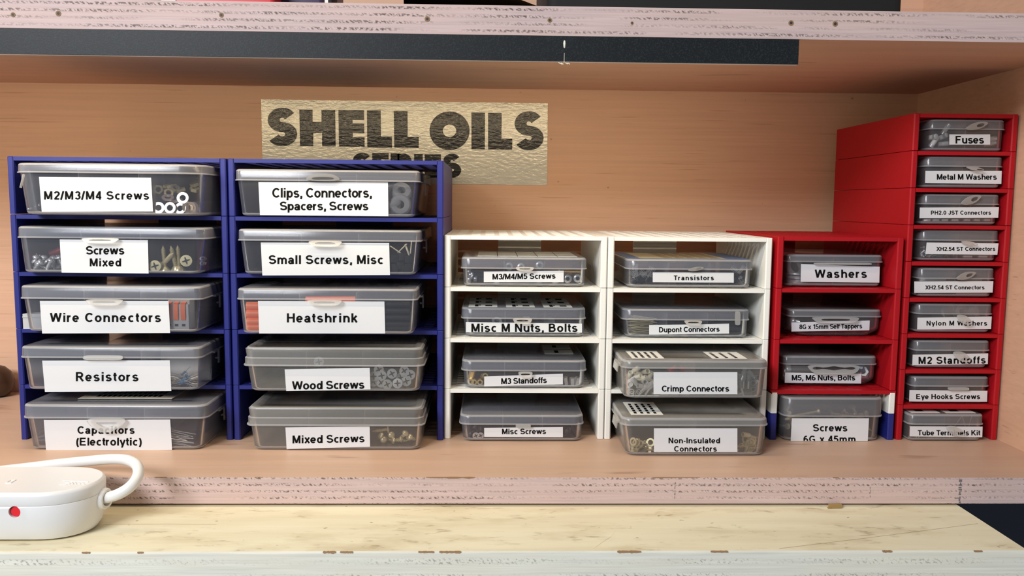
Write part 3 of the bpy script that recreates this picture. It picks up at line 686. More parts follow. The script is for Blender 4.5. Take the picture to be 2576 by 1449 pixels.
box('V', 3, .8135, 1563, 1937, 1053, 1072, 1578, 1924, 1149, q4(1645, 1855, 1077, 1137, 0), [('Non-Insulated', 1682, 1811, 1101, 1115), ('Connectors', 1696, 1803, 1122, 1136)], D=.17, r=.009, mats=('clearw', 'lidw'), div=1)
box('R', 0, .893, 1979, 2224, 641, 660, 1976, 2217, 718, ((2015, 664), (2213, 671), (2212, 711), (2014, 709)), [('Washers', 2050, 2181, 678, 699)], [(2045, 2190, 660, 666, 'bar')], D=.12, r=.004, mats=('grey', 'greylid'), div=1)
box('R', 1, .896, 1986, 2222, 779, 798, 1968, 2222, 843, ((1991, 811), (2188, 806), (2187, 831), (1991, 834)), [('8G x 15mm Self Tappers', 2011, 2169, 815, 827)], [(2035, 2163, 796, 812, 'trap')], D=.12, r=.006, mats=('grey', 'greylid'), rb=.016, tilt=-.9, div=0)
box('R', 2, .892, 1968, 2210, 896, 918, 1962, 2206, 970, ((1975, 937), (2167, 940), (2166, 965), (1974, 963)), [('M5, M6 Nuts, Bolts', 1992, 2151, 943, 957)], [(2024, 2165, 916, 939, 'wide')], D=.12, r=.006, mats=('grey', 'greylid'), rb=.016, div=0)
box('R', 3, .868, 1972, 2226, 1001, 1049, 1958, 2216, 1110, ((1992, 1052), (2186, 1052), (2183, 1109.5), (1989, 1109.5)), [('Screws', 2045, 2132, 1067, 1085), ('6G x 45mm', 2021, 2153, 1096, 1113)], D=.14, r=.009, mats=('grey', 'greylid'), div=0)
sm = dict(style='small', D=.11, r=.005, mats=('grey', 'greylid'), div=1)
box('N', 0, .880, 2339, 2533, 300, 326, 2325, 2527, 371, q4(2388, 2491, 338, 364), [('Fuses', 2404, 2476, 342, 361)], [(2420, 2484, 307, 328, 'loop')], **sm)
box('N', 1, .880, 2329, 2527, 393, 420, 2319, 2521, 465, ((2328, 430), (2520, 430), (2519, 463), (2327, 460)), [('Metal M Washers', 2357, 2507, 438, 452)], [(2423, 2473, 419, 430, 'drop')], **sm)
box('N', 2, .880, 2323, 2519, 488, 515, 2313, 2511, 559, ((2314, 522), (2513, 521), (2511, 548), (2313, 549)), [('PH2.0 JST Connectors', 2342, 2493, 530, 540)], [(2410, 2466, 490, 516, 'loop')], **sm)
box('N', 3, .880, 2317, 2517, 578, 606, 2307, 2509, 651, ((2331, 610), (2512, 612), (2509, 641), (2328, 639)), [('XH2.54 ST Connectors', 2356, 2504, 621, 631)], [(2410, 2458, 606, 617, 'drop')], extra=', the one above its twin', **sm)
box('N', 4, .880, 2312, 2506, 674, 702, 2302, 2498, 743, ((2300, 708), (2499, 707), (2497, 736), (2300, 737)), [('XH2.54 ST Connectors', 2328, 2477, 718, 728)], [(2398, 2453, 682, 704, 'loop')], extra=', the one below its twin', **sm)
box('N', 5, .880, 2306, 2501, 764, 791, 2296, 2494, 834, ((2308, 799), (2495, 796), (2493, 828), (2307, 829)), [('Nylon M Washers', 2331, 2483, 807, 819)], [(2400, 2442, 791, 815, 'drop')], **sm)
box('N', 6, .880, 2301, 2494, 857, 883, 2290, 2486, 925, ((2296, 892), (2486, 889), (2485, 916), (2295, 919)), [('M2 Standoffs', 2311, 2479, 897, 915)], [(2390, 2440, 883, 908, 'drop')], tilt=-.5, **sm)
box('N', 7, .880, 2295, 2492, 948, 973, 2285, 2484, 1014, ((2288, 981), (2484, 983), (2483, 1011), (2287, 1010)), [('Eye Hooks Screws', 2305, 2466, 991, 1004)], [(2382, 2434, 973, 980, 'bar')], **sm)
box('N', 8, .868, 2288, 2478, 1043, 1069, 2280, 2471, 1110, ((2289, 1072), (2472, 1073), (2471, 1100), (2288, 1098)), [('Tube Terminals Kit', 2309, 2466, 1082, 1095)], [(2372, 2425, 1070, 1094, 'drop')], **sm)

# hinge clips on the sides of the big boxes, end flaps on the two crimp boxes
for key, xs in (((('L', 2)), 1), (('L', 3), 1), (('L', 4), 1), (('M', 0), 1), (('M', 1), 1), (('M', 2), 1)):
    b = BOX[key]; x = b['X1']; y = b['Y']+.032; mb = MB(); zt = b['ZL']+.001
    mb.prism([(0, 0), (.003, 0), (.003, .022), (0, .022)], 0, .0012, [(.0008, .004), (.0022, .004), (.0022, .018), (.0008, .018)])
    mb.v = [(x+.0002+v[0], y+v[1]*.9, zt-v[2]) for v in mb.v]
    mb.box(x+.0014, x+.0030, y+.0155, y+.0185, zt-.0145, zt); mb.box(x-.0012, x+.0018, y+.0155, y+.0185, zt-.0100, zt-.0085)
    mb.obj('side_clip', M['lid'], b['lid'], smooth=False)
for key in (('V', 2), ('V', 3)):
    b = BOX[key]; mb = MB(); x = b['X0']; y = b['Y']+.010; z = b['ZL']
    mb.loft([[(x+.0003, y+yy, z+.0012), (x+.0003, y+yy, z+.0030), (x-.0030-k*.0, y+yy, z+.0026), (x-.0040, y+yy, z-.0050), (x-.0028, y+yy, z-.0052), (x-.0022, y+yy, z+.0005)] for k, yy in enumerate((0, .004, .022, .026))])
    mb.obj('end_flap', M['clasp'], b['lid'])
b = BOX[('L', 0)]; p = at(60, 438, b['Y']-.0015); mb = MB(); q = at(52, 472, b['Y']-.0015)
mb.tube([p, (p.x-.0012, p.y-.001, (p.z+q.z)/2), q], .0011, 8); mb.obj('clasp', M['clasp'], b['lid'])

# stickers on lids
def sticker(key, fx0, fx1, d0, d1, marks, m='sticker', ink='ink', text=None):
    """fractions of the lid's width, depths in metres behind the front edge"""
    b = BOX[key]; x0 = b['X0']+(b['X1']-b['X0'])*fx0; x1 = b['X0']+(b['X1']-b['X0'])*fx1
    y0, y1 = b['Y']+d0, b['Y']+d1; z = b['ZT']+.0001; mb = MB(); mb.box(x0, x1, y0, y1, z, z+.0002)
    s = mb.obj('lid_sticker', M[m], b['lid'], smooth=False)
    mb = MB()
    if text: mb = lettering([text], lambda x, y: (x0+(x1-x0)*x, y0+(y1-y0)*(1-y), z+.0004))
    for u0, u1, v0, v1 in marks:
        mb.add([(x0+(x1-x0)*u, y0+(y1-y0)*v, z+.0003) for u, v in ((u0, v0), (u1, v0), (u1, v1), (u0, v1))], [(0, 1, 2, 3)])
    if mb.f: mb.obj('print', M[ink], s, smooth=False)
grid = [(k/5-.003, k/5+.003, 0, 1) for k in range(1, 5)]+[(0, 1, k/5-.01, k/5+.01) for k in range(1, 5)]
sticker(('W', 0), .13, .93, .012, .10, grid)
for j in range(3):
    for q in range(3): sticker(('W', 1), .06+.30*j, .29+.30*j, .006+.032*q, .030+.032*q, [(.22, .34, .15, .85), (.36, .42, .5, .8), (.58, .82, .25, .7)])
sticker(('W', 2), .68, .92, .040, .066, [(.36, .5, .2, .8)]); sticker(('W', 2), .68, .92, .074, .100, [(.36, .5, .2, .8)])
def script_rows(n): return [(.12+.82*r/n, .12+.82*r/n+.09, .08+.16*c, .19+.16*c+.03*random.random()) for r in range(n) for c in range(5)]
sticker(('V', 2), .08, .30, .012, .055, script_rows(4)); sticker(('V', 2), .63, .87, .012, .052, script_rows(3))
sticker(('V', 3), .08, .30, .014, .068, script_rows(4))
sticker(('N', 8), .06, .44, .006, .03, [(.25, .55, .3, .6)]); sticker(('N', 8), .52, .92, .006, .03, [(.25, .55, .3, .6)])
sticker(('L', 4), .24, .76, .026, .10, [(.15+.055*c, .19+.055*c, .12+.2*r, .24+.2*r) for c in range(13) for r in range(3)])
sticker(('R', 3), .18, .82, .016, .05, [], text=('6G x 45mm', .14, .86, .30, .78))
card = [(.03, .22, .05, .95)]+[(.28+.14*c, .39+.14*c, .06+.12*r, .10+.12*r) for c in range(5) for r in range(8)]
M['ycard'] = mat('yellowed card', (.62, .52, .30), .5); M['bcard'] = mat('blue card', (.10, .16, .34), .5)
sticker(('V', 0), .02, .98, .010, .118, [], 'bcard'); 
b = BOX[('V', 0)]; 
for s_ in b['lid'].children:
    if s_.name.startswith('lid_sticker'):
        mb = MB(); x0, x1 = b['X0'], b['X1']; z = b['ZT']+.0004; y0 = b['Y']+.012
        mb.box(x0+(x1-x0)*.12, x0+(x1-x0)*.80, y0, y0+.10, z-.0001, z)
        mb.cur = 1
        for u0, u1, v0, v1 in card[1:]: mb.add([(x0+(x1-x0)*(.12+.68*u), y0+.1*v, z+.0001) for u, v in ((u0, v0), (u1, v0), (u1, v1), (u0, v1))], [(0, 1, 2, 3)])
        mb.obj('print', [M['ycard'], M['rawwood']], b['lid'], smooth=False)

# ------------------------------------------------------------------ power board on the bench
pz0, pz1, pzm = BZ+.0003, -.2362, -.2470
xE = at(259, 1215, .700).x
def stad(ins, z, n=20):
    y0, y1 = .6625+ins, .7340-ins; cyy = (y0+y1)/2; ry = (y1-y0)/2; rx = .043-ins; cx = xE-.043; out = []
    for k in range(n+1):
        t_ = -pi/2+pi*k/n; out.append((cx+rx*abs(cos(t_))**.85, cyy+ry*sin(t_), z))
    return out+[(cx-.26+ins, y1, z), (cx-.26+ins, y0, z)]
pb = empty('power_board', (xE-.1, .698, BZ), 'white power board with red reset button lying on the workbench', 'power board')
def upsh(mb): return mb.loft([stad(.0004, pzm+.0001), stad(0, pzm+.0012), stad(0, pz1-.003), stad(.0008, pz1-.0012), stad(.0025, pz1), stad(.012, pz1-.0003)])
up_o = upsh(MB()).obj('upper_shell', M['pwhite'], pb, ang=30)
lo_o = MB().loft([stad(.011, pz0), stad(.0065, pz0+.0016), stad(.003, pz0+.007), stad(.0008, pz0+.016), stad(0, pzm-.0012), stad(.0005, pzm-.0001)]).obj('lower_shell', M['pwhite'], pb, ang=30)
hc = at(35, 1289, .662); cut = MB(); cut.lathe([(.0048, -.004), (.0048, .012)], 24); cut.xf(Matrix.Translation(hc) @ Matrix.Rotation(-pi/2, 4, 'X'))
cut_o = cut.obj('cutter', M['pwhite'], None)
for o in (up_o, lo_o):
    md = o.modifiers.new('hole', 'BOOLEAN'); md.object = cut_o; md.operation = 'DIFFERENCE'; md.solver = 'EXACT'
    o.location = ORG[pb.name]; o.parent = None
bpy.context.view_layer.update(); dg = bpy.context.evaluated_depsgraph_get()
for o in (up_o, lo_o):
    me = bpy.data.meshes.new_from_object(o.evaluated_get(dg)); o.modifiers.clear(); o.data = me
    me.polygons.foreach_set('use_smooth', [True]*len(me.polygons)); me.set_sharp_from_angle(angle=R(32))
    o.location = (0, 0, 0); o.parent = pb
bpy.data.objects.remove(cut_o)
mb = MB(); mb.lathe([(.0046, 0), (.0046, .004), (.0040, .0046)], 20); mb.xf(Matrix.Translation(hc+Vector((.0003, .0048, 0))) @ Matrix.Rotation(pi/2, 4, 'X') @ Matrix.Translation((0, 0, -.002)))
tag(mb.obj('reset_button', M['pred'], pb), 'red round reset button')
q = atz(27, 1211, pz1); mb = MB(); mb.prism([(-.0024, -.004), (.0024, -.004), (.0024, .004), (-.0024, .004)], 0, .0006, [(-.0016, -.0028), (.0016, -.0028), (.0016, .0028), (-.0016, .0028)])
mb.v = [(q.x+v[0], q.y+v[1], pz1-.0003+v[2]) for v in mb.v]; mb.obj('indicator_frame', M['pwhite'], pb, smooth=False)
mb = MB()                                                    # raised maker's panel, too worn to read
for (x0_, y0_), (x1_, y1_) in (((158, 1210), (222, 1213)), ((150, 1219), (168, 1219)), ((168, 1213), (176, 1217)), ((180, 1213), (184, 1218)), ((188, 1213), (192, 1218)), ((196, 1214), (202, 1218)), ((206, 1214), (212, 1219))):
    a, c_ = atz(x0_, y0_, pz1), atz(x1_, y1_, pz1); mb.tube([(a.x, a.y, pz1+.0001), (c_.x, c_.y, pz1+.0001)], .0004, 6)
mb.obj('embossed_mark', M['pwhite'], pb)
cc = at(254, 1254, .700); mb = MB(); mb.lathe([(.0062, 0), (.0090, 0), (.0092, .0035), (.0080, .0052), (.0062, .0052)], 24, True)
d0 = at(300, 1250, .697)-at(254, 1254, .700); d0.z *= .2
mb.xf(Matrix.Translation(cc+d0.normalized()*.0008) @ d0.to_track_quat('Z', 'Y').to_matrix().to_4x4()); mb.obj('strain_relief', M['pwhite'], pb)
kp = [at(244, 1254, .700), at(268, 1252, .699), at(300, 1242, .698), at(330, 1222, .702), at(347, 1196, .712), at(345, 1172, .724), at(322, 1158, .736), at(285, 1155, .748), at(230, 1159, .757), at(140, 1168, .764), at(40, 1180, .767), at(-80, 1192, .768), at(-260, 1200, .770)]
P = []
for i in range(len(kp)-1):                                   # Catmull-Rom
    p0, p1, p2, p3 = kp[max(i-1, 0)], kp[i], kp[i+1], kp[min(i+2, len(kp)-1)]
    for k in range(6):
        t_ = k/6; P.append(.5*((2*p1)+(p2-p0)*t_+(2*p0-5*p1+4*p2-p3)*t_*t_+(3*p1-p0-3*p2+p3)*t_**3))
P.append(kp[-1]); MB().tube(P, .0047, 16).obj('power_cord', M['pwhite'], pb, ang=80)

# ------------------------------------------------------------------ loose hardware inside the boxes
PROTO = {}
def place(key, name, me, px, py, dy_, axis, label, cat, group, spin=0, child=None, scale=1):
    """a small thing in box KEY, centred where it shows, dy_ behind the tub's front"""
    b = BOX[key]; p = at(px, py, b['ft']+dy_)
    o = bpy.data.objects.new(name, me); COL.objects.link(o); o.location = p
    rot = Vector(axis).normalized().to_track_quat('Z', 'Y'); o.rotation_mode = 'QUATERNION'
    from mathutils import Quaternion
    o.rotation_quaternion = rot @ Quaternion((0, 0, 1), spin)
    if scale != 1: o.scale = (scale,)*3
    for cn, cm in child or ():
        c_ = bpy.data.objects.new(cn, cm); COL.objects.link(c_); c_.parent = o
    V = [v.co for v in me.vertices]+[v.co for _, cm in child or () for v in cm.vertices]
    for rot_try in range(3):
        W = [o.rotation_quaternion @ (v*scale) for v in V]
        lo = Vector([min(v[i] for v in W) for i in range(3)]); hi = Vector([max(v[i] for v in W) for i in range(3)])
        mn = Vector((b['x0']+.003, b['ft']+.0028, b['z']+.0014)); mxx = Vector((b['x1']-.003, b['ft']+b['D']-.012, b['ZT']-.0030))
        if all(hi[i]-lo[i] <= mxx[i]-mn[i] for i in range(3)): break
        ax2 = Vector(axis).normalized(); ax2.z *= .3/(rot_try+1); o.rotation_quaternion = ax2.normalized().to_track_quat('Z', 'Y') @ Quaternion((0, 0, 1), spin)
    q = o.location
    o.location = [min(max(q[i], mn[i]-lo[i]), max(mn[i]-lo[i], mxx[i]-hi[i])) for i in range(3)]
    tag(o, label, cat, group); return o
def washer(ro, ri, th, m): mb = MB(); mb.lathe([(ri, -th/2), (ri, th/2), (ro, th/2), (ro, -th/2)], 20, True); return mb.mesh('washer', M[m])
def hexnut(r_, ri, th, m):
    mb = MB(); n = 18
    def hx(r0): return [(r0*cos(R(60*(k//3)))*(1-(k % 3)/3)+r0*cos(R(60*(k//3+1)))*(k % 3)/3, r0*sin(R(60*(k//3)))*(1-(k % 3)/3)+r0*sin(R(60*(k//3+1)))*(k % 3)/3) for k in range(n)]
    mb.prism(hx(r_), -th/2, th/2, [(ri*cos(2*pi*k/n), ri*sin(2*pi*k/n)) for k in range(n)]); return mb.mesh('hex_nut', M[m], ang=25)
def screw(ln, rs, rh, m, head='csk', ptip=True, pitch=.0011):
    mb = MB(); pr = []
    if head == 'csk': pr = [(rh*.3, .0001), (rh, 0), (rh, -.0006), (rs, -rh*.75-.0004)]
    elif head == 'pan': pr = [(rh*.3, rh*.55), (rh*.75, rh*.42), (rh, rh*.1), (rh, -.0002), (rs, -.0003)]
    else: pr = [(rh*.3, rh*.9), (rh*.92, rh*.9), (rh, rh*.8), (rh, 0), (rs, -.0001)]
    z = pr[-1][1]; n = max(4, int((ln+z)/pitch)); 
    for k in range(n):
        tp = 1 if not ptip else min(1, (n-k)/4)
        pr += [(rs*.72*tp+.0001, z-(k+.3)*pitch), (rs*1.12*tp+.0001, z-(k+.75)*pitch)]
    pr.append((.0001, z-n*pitch-.0004)); mb.lathe(pr, 14); return mb.mesh('screw', M[m], ang=55)
def cross(rh, z, hexs=False):
    mb = MB(); 
    if hexs: mb.prism([(rh*.5*cos(R(60*k)), rh*.5*sin(R(60*k))) for k in range(6)], z, z+.00012)
    else:
        a, b = rh*.16, rh*.66; mb.prism([(a, a), (b*.55, a*.8), (b, a*.4), (b, -a*.4), (b*.55, -a*.8), (a, -a), (a*.8, -b*.55), (a*.4, -b), (-a*.4, -b), (-a*.8, -b*.55), (-a, -a), (-b*.55, -a*.8), (-b, -a*.4), (-b, a*.4), (-b*.55, a*.8), (-a, a), (-a*.8, b*.55), (-a*.4, b), (a*.4, b), (a*.8, b*.55)], z, z+.00012)
    return mb.mesh('drive_recess', M['slot'], smooth=False)
def rod(r_, ln, m, name='rod', n=12, bev=.12):
    mb = MB(); mb.lathe([(r_*.8, -ln/2), (r_, -ln/2+r_*bev), (r_, ln/2-r_*bev), (r_*.8, ln/2)], n); return mb.mesh(name, M[m])
def tubem(ro, ri, ln, m, name='tube'): mb = MB(); mb.lathe([(ri, -ln/2), (ri, ln/2), (ro, ln/2), (ro, -ln/2)], 16, True); return mb.mesh(name, M[m])
def block(x, y, z, m, name='block', bev=.0006):
    mb = MB(); mb.loft([rrect(-x/2+i, x/2-i, -y/2+i, y/2-i, bev, zz, 2) for i, zz in ((bev, -z/2), (0, -z/2+bev), (0, z/2-bev), (bev, z/2))]); return mb.mesh(name, M[m])
FACE = (0, -1, 0)
# L0 washers and nuts
K = ('L', 0); B = BOX[K]; wm = washer(.0058, .0031, .0013, 'washer'); nm_ = hexnut(.0052, .0027, .0032, 'gold')
for px, py, d, ax in ((399, 523, .006, (.1, -1, .2)), (428, 523, .006, (-.05, -1, .12)), (454, 526, .008, (-.1, -1, .25)), (460, 498, .007, (.05, -1, .15)), (472, 522, .010, (.75, -.6, .1)), (480, 522, .012, (.85, -.5, .15)), (422, 497, .014, (.2, -.5, .9)), (445, 505, .014, (-.3, -.3, 1)), (370, 537, .010, (.1, -.2, 1)), (413, 537, .012, (0, -.2, 1)), (440, 512, .019, (.2, -.5, .8)), (488, 522, .017, (.9, -.4, .1))):
    place(K, 'washer', wm, px, py, d, ax, 'nickel flat washer in the M2/M3/M4 Screws box', 'washer', 'washers in the M2/M3/M4 Screws box')
for px, py, d, ax in ((399, 477, .045, (.1, -1, .1)), (424, 486, .045, (.4, -.8, .5)), (422, 468, .05, (0, -.2, 1)), (440, 474, .05, (.5, -.5, .6)), (455, 478, .052, (-.3, -.4, 1)), (490, 476, .052, (.2, -.4, .9)), (490, 463, .055, (-.2, -.4, .9))):
    place(K, 'hex_nut', nm_, px, py, d, ax, 'pale brass hex nut behind the washers in M2/M3/M4 Screws box', 'nut', 'nuts in the M2/M3/M4 Screws box', random.random())
s1 = screw(.011, .0015, .003, 'dsteel', 'pan', False, .0008)
for j in range(10): place(K, 'machine_screw', s1, 62+9*(j % 5)+random.uniform(-3, 3), 533-9*(j//5), .010+.012*random.random(), (random.uniform(-1, 1), random.uniform(-.6, .6), random.uniform(-.1, .4)), 'dark steel machine screw in the M2/M3/M4 Screws box', 'screw', 'screws in the M2/M3/M4 Screws box')
# L1 zinc and brass screws
K = ('L', 1); zs = screw(.014, .0017, .0036, 'steel', 'pan'); cz = cross(.0036, .0018)
for px, py, ax in ((68, 656, (-.5, -.5, .7)), (75, 668, (.3, -.2, -.8)), (92, 652, (.1, -.4, .9)), (95, 664, (-.4, -.7, .5)), (108, 660, (-.8, -.4, .5)), (118, 664, (-.7, -.3, .6)), (122, 680, (-.95, -.1, .1)), (95, 683, (-.9, -.2, .2)), (135, 660, (.15, -.3, .9)), (148, 668, (0, -.2, .95)), (140, 684, (-.9, .1, -.2)), (65, 682, (.2, -.2, .9)), (82, 680, (-.1, -.3, -.9)), (112, 648, (.3, 0, .9)), (149, 650, (-.2, -.2, .9)), (60, 668, (.1, -.1, .9)), (130, 672, (.5, -.3, .7)), (105, 676, (.6, -.2, .5))):
    place(K, 'screw', zs, px, py, .008+.012*random.random(), ax, 'zinc plated screw heaped in the Screws Mixed box', 'screw', 'zinc screws in the Screws Mixed box', 0, [('drive_recess', cz)])
bs = screw(.026, .0021, .0060, 'gold'); cb = cross(.006, .0001)
for px, py, ax in ((390, 675, (.05, -1, .05)), (468, 656, (.15, -1, .1))):
    place(K, 'screw', bs, px, py, .004, ax, 'pale brass screw with its cross head against the Screws Mixed box front', 'screw', 'brass screw heads in the Screws Mixed box', .3, [('drive_recess', cb)])
for px, py, ax in ((416, 683, (.02, .1, -1)), (451, 680, (0, .1, -1)), (445, 684, (.1, .3, -1)), (402, 672, (-.6, .4, -.5))):
    place(K, 'screw', bs, px, py, .012, ax, 'brass wood screw point up in the Screws Mixed box', 'screw', 'upright brass screws in the Screws Mixed box', 0, [('drive_recess', cb)])
place(K, 'wall_plug', rod(.004, .018, 'redplug', 'wall_plug'), 132, 632, .05, (.9, .2, .4), 'red plastic wall plug behind the zinc screws', 'wall plug', None)
b = BOX[K]; c = at(497, 653, b['ft']+.012); mb = MB(); mb.box(-.006, .006, -.0004, .0004, -.016, .016)
o = tag(mb.obj('printed_card', M['purple'], smooth=False), 'dark purple printed card standing in the Screws Mixed box', 'card'); o.location = (c.x+.004, c.y+.004, b['z']+.0022+.016); o.rotation_euler = (0, 0, .75)
mb = lettering([('60', -.004, .004, -.003, .003)], lambda x, y: (-y*1.2, -.0006, x*1.2-.006)); ct = mb.mesh('printed_text', M['nylon'], False); cto = bpy.data.objects.new('printed_text', ct); COL.objects.link(cto); cto.parent = o
# L2 lever connectors
K = ('L', 2); b = BOX[K]; mb = MB(); mb.box(-.011, .011, 0, .018, 0, .026); mb.box(-.011, .011, .004, .018, .026, .030)
o = empty('lever_connector', (at(447, 800, b['ft']+.006).x, b['ft']+.006, b['z']+.0018), 'grey lever wire connector with orange levers in the Wire Connectors box', 'wire connector')
ORG[o.name] = Vector((0, 0, 0)); mb.obj('body', M['lgrey'], o, smooth=False)
for j in range(3):
    mb = MB(); x = -.0085+j*.0072
    mb.loft([[(x-.0022, y, z), (x+.0022, y, z), (x+.0022, y+.0016, z), (x-.0022, y+.0016, z)] for y, z in ((-.0008, .010), (-.0016, .013), (-.0018, .020), (-.0012, .0265), (.0030, .0285))])
    mb.obj('lever', M['orange'], o, ang=30)
for j in range(3):
    mb = MB(); mb.box(-.0102+j*.0072, -.0068+j*.0072, -.0002, .0004, .0035, .0060); mb.obj('wire_port', M['slot'], o, smooth=False)
o = empty('terminal_block', (at(88, 815, b['ft']+.005).x, b['ft']+.005, b['z']+.0018), 'plain light grey connector block in the Wire Connectors box', 'wire connector'); ORG[o.name] = Vector((0, 0, 0))
MB().box(-.012, .012, 0, .012, 0, .0155).obj('body', M['lgrey'], o, smooth=False); MB().box(-.012, .012, -.0006, .0, .0118, .0130).obj('lip', M['lgrey'], o, smooth=False)
# L3 resistors and a card
K = ('L', 3); b = BOX[K]
o = tag(MB().box(-.026, .026, -.0003, .0003, 0, .034).obj('paper_card', M['nylon'], smooth=False), 'white paper card leaning in the Resistors box', 'card')
o.location = (at(468, 940, b['ft']+.040).x, b['ft']+.040, b['z']+.0018); o.rotation_euler = (-.12, 0, .1)
rm = rod(.0011, .0062, 'bluebody', 'resistor', 10); mb = MB(); mb.tube([(0, 0, -.018), (.001, 0, -.009), (0, 0, -.003)], .0003, 6); mb.tube([(0, 0, .003), (-.001, .001, .009), (.001, 0, .018)], .0003, 6); lead = mb.mesh('lead', M['steel'])
for j in range(22): place(K, 'resistor', rm, 440+random.uniform(0, 62), 970-random.random()*10, .008+.02*random.random(), (random.uniform(-1, 1), random.uniform(-.4, .4), random.uniform(-.25, .35)), 'blue bodied resistor with bent wire leads in the Resistors box', 'resistor', 'resistors in the Resistors box', random.random(), [('lead', lead)])
# L4 capacitors
K = ('L', 4); cm_ = rod(.0032, .012, 'mgrey', 'capacitor', 14); cd = rod(.0033, .012, 'black', 'capacitor', 14)
mb = MB(); mb.tube([(.0012, 0, .006), (.0016, 0, .018), (.0012, .0008, .030)], .0003, 6); mb.tube([(-.0012, 0, .006), (-.0016, 0, .018), (-.002, -.0008, .028)], .0003, 6); cl = mb.mesh('lead', M['steel'])
for px, py, ax in ((88, 1092, (1, .3, .05)), (100, 1100, (.9, -.3, .1)), (84, 1108, (1, .2, 0)), (96, 1118, (1, .1, -.05)), (84, 1122, (.9, -.2, -.1)), (102, 1085, (.8, .5, .2)), (78, 1098, (.9, .3, .2)), (90, 1128, (1, .1, .02))):
    place(K, 'capacitor', cd, px, py, .008+.01*random.random(), ax, 'dark electrolytic capacitor on the near end of the Capacitors box', 'capacitor', 'dark capacitors in the Capacitors box', 0, [('lead', cl)])
for j in range(9): place(K, 'capacitor', cm_, 418-random.random()*20, 1080+j*6, .006+.012*random.random(), (1, random.uniform(-.2, .3), random.uniform(-.28, -.02)), 'grey capacitor with long wire leads fanning out beside the label', 'capacitor', 'capacitors with fanned leads', random.random(), [('lead', cl)])
# M0 grommets
K = ('M', 0); mb = MB(); mb.lathe([(.0042, -.003), (.0042, .003), (.0062, .004), (.0095, .0035), (.0112, .001), (.0112, -.001), (.008, -.003)], 24, True); gm = mb.mesh('grommet', M['rubber'])
for px, py, d, ax in ((1012, 522, .006, (.05, -1, .1)), (1014, 482, .014, (.2, -.8, .55)), (988, 505, .012, (-.3, -.6, .7)), (985, 480, .022, (-.1, -.5, .8)), (986, 532, .014, (-.4, -.7, .3)), (1030, 500, .024, (.1, -.6, .7))):
    place(K, 'grommet', gm, px, py, d, ax, 'grey rubber grommet in the Clips, Connectors, Spacers box', 'grommet', 'rubber grommets')
# M1 black connector housings
K = ('M', 1); hb = block(.0085, .008, .008, 'black', 'connector_housing'); mb = MB(); mb.box(-.0012, .0012, -.0042, -.0039, -.0006, .0006); pin = mb.mesh('pin', M['nylon'])
for px, py, d, s_ in ((991, 650, .008, .1), (1012, 646, .010, -.1), (1032, 652, .009, .05), (990, 672, .007, 0), (1008, 668, .008, .1), (1030, 672, .007, -.05), (995, 688, .007, .05), (1015, 688, .008, -.08), (1034, 689, .007, 0)):
    place(K, 'connector_housing', hb, px, py, d, (s_, 0, 1), 'small black connector housing in the Small Screws, Misc box', 'connector', 'black connectors in the Small Screws, Misc box', random.uniform(-.3, .3), [('pin', pin)])
tm = block(.003, .0012, .014, 'cream', 'wooden_pin')
for px, py, ax in ((1012, 625, (.6, -.1, .6)), (1025, 630, (-.3, .1, .8)), (995, 628, (-.6, 0, .4)), (1034, 622, (.1, 0, 1))):
    place(K, 'spade_terminal', tm, px, py, .012, ax, 'cream flat terminal sticking up among the black connectors', 'terminal', 'cream terminals')
# M2 heatshrink
K = ('M', 2); ho = tubem(.0043, .0036, .022, 'orange', 'heatshrink_tube'); hk = tubem(.0036, .0030, .032, 'black', 'heatshrink_tube'); hr = tubem(.0045, .0038, .05, 'orange', 'heatshrink_tube')
for j, py in enumerate((770, 789, 809, 829)): place(K, 'heatshrink_tube', ho, 632, py, .0065, (1, .05, 0), 'orange heatshrink sleeve stacked in the Heatshrink box', 'heatshrink', 'orange heatshrink sleeves')
for j, py in enumerate((766, 782, 799, 816, 832)): place(K, 'heatshrink_tube', hk, 1003, py, .0060, (1, .04, 0), 'black heatshrink sleeve stacked in the Heatshrink box', 'heatshrink', 'black heatshrink sleeves')
place(K, 'heatshrink_tube', hr, 832, 757, .012, (1, .1, 0), 'long orange heatshrink sleeve lying across the top of the Heatshrink box', 'heatshrink', None)
# M3, M4 screws in rounded inner cups
ws = screw(.026, .0019, .0052, 'steel'); cw = cross(.0052, .0001)
K = ('M', 3)
for px, py, d, sp in ((953, 930, .012, .4), (960, 945, .007, .2), (986, 940, .007, .5), (940, 947, .010, .1), (1017, 933, .012, .6), (1032, 943, .007, .3), (1000, 966, .006, .1), (974, 967, .006, .4), (959, 963, .012, .7), (1022, 959, .011, .3), (1008, 950, .014, .2), (940, 962, .016, .5)):
    place(K, 'screw', ws, px, py, d, (random.uniform(-.15, .15), -1, random.uniform(0, .2)), 'zinc wood screw with its cross head facing out of the Wood Screws box', 'screw', 'wood screws', sp, [('drive_recess', cw)])
place(K, 'screw', ws, 802, 910, .012, (.1, -1, .15), 'lone screw head showing through the stepped lid of the Wood Screws box', 'screw', None, .2, [('drive_recess', cw)])
K = ('M', 4); ms = screw(.016, .0016, .0038, 'gold', 'pan')
for px, py, ax in ((958, 1098, (-.6, -.5, .5)), (985, 1094, (.3, -.9, .3)), (1010, 1105, (.9, -.2, .1)), (975, 1080, (.9, .1, .1)), (1020, 1090, (.5, -.5, .6)), (990, 1108, (-.8, -.3, .1)), (965, 1110, (.2, -.9, .2)), (1030, 1100, (-.3, -.8, .4))):
    place(K, 'screw', ms, px, py, .012+.008*random.random(), ax, 'shiny pan head screw heaped in the Mixed Screws box', 'screw', 'screws in the Mixed Screws box')
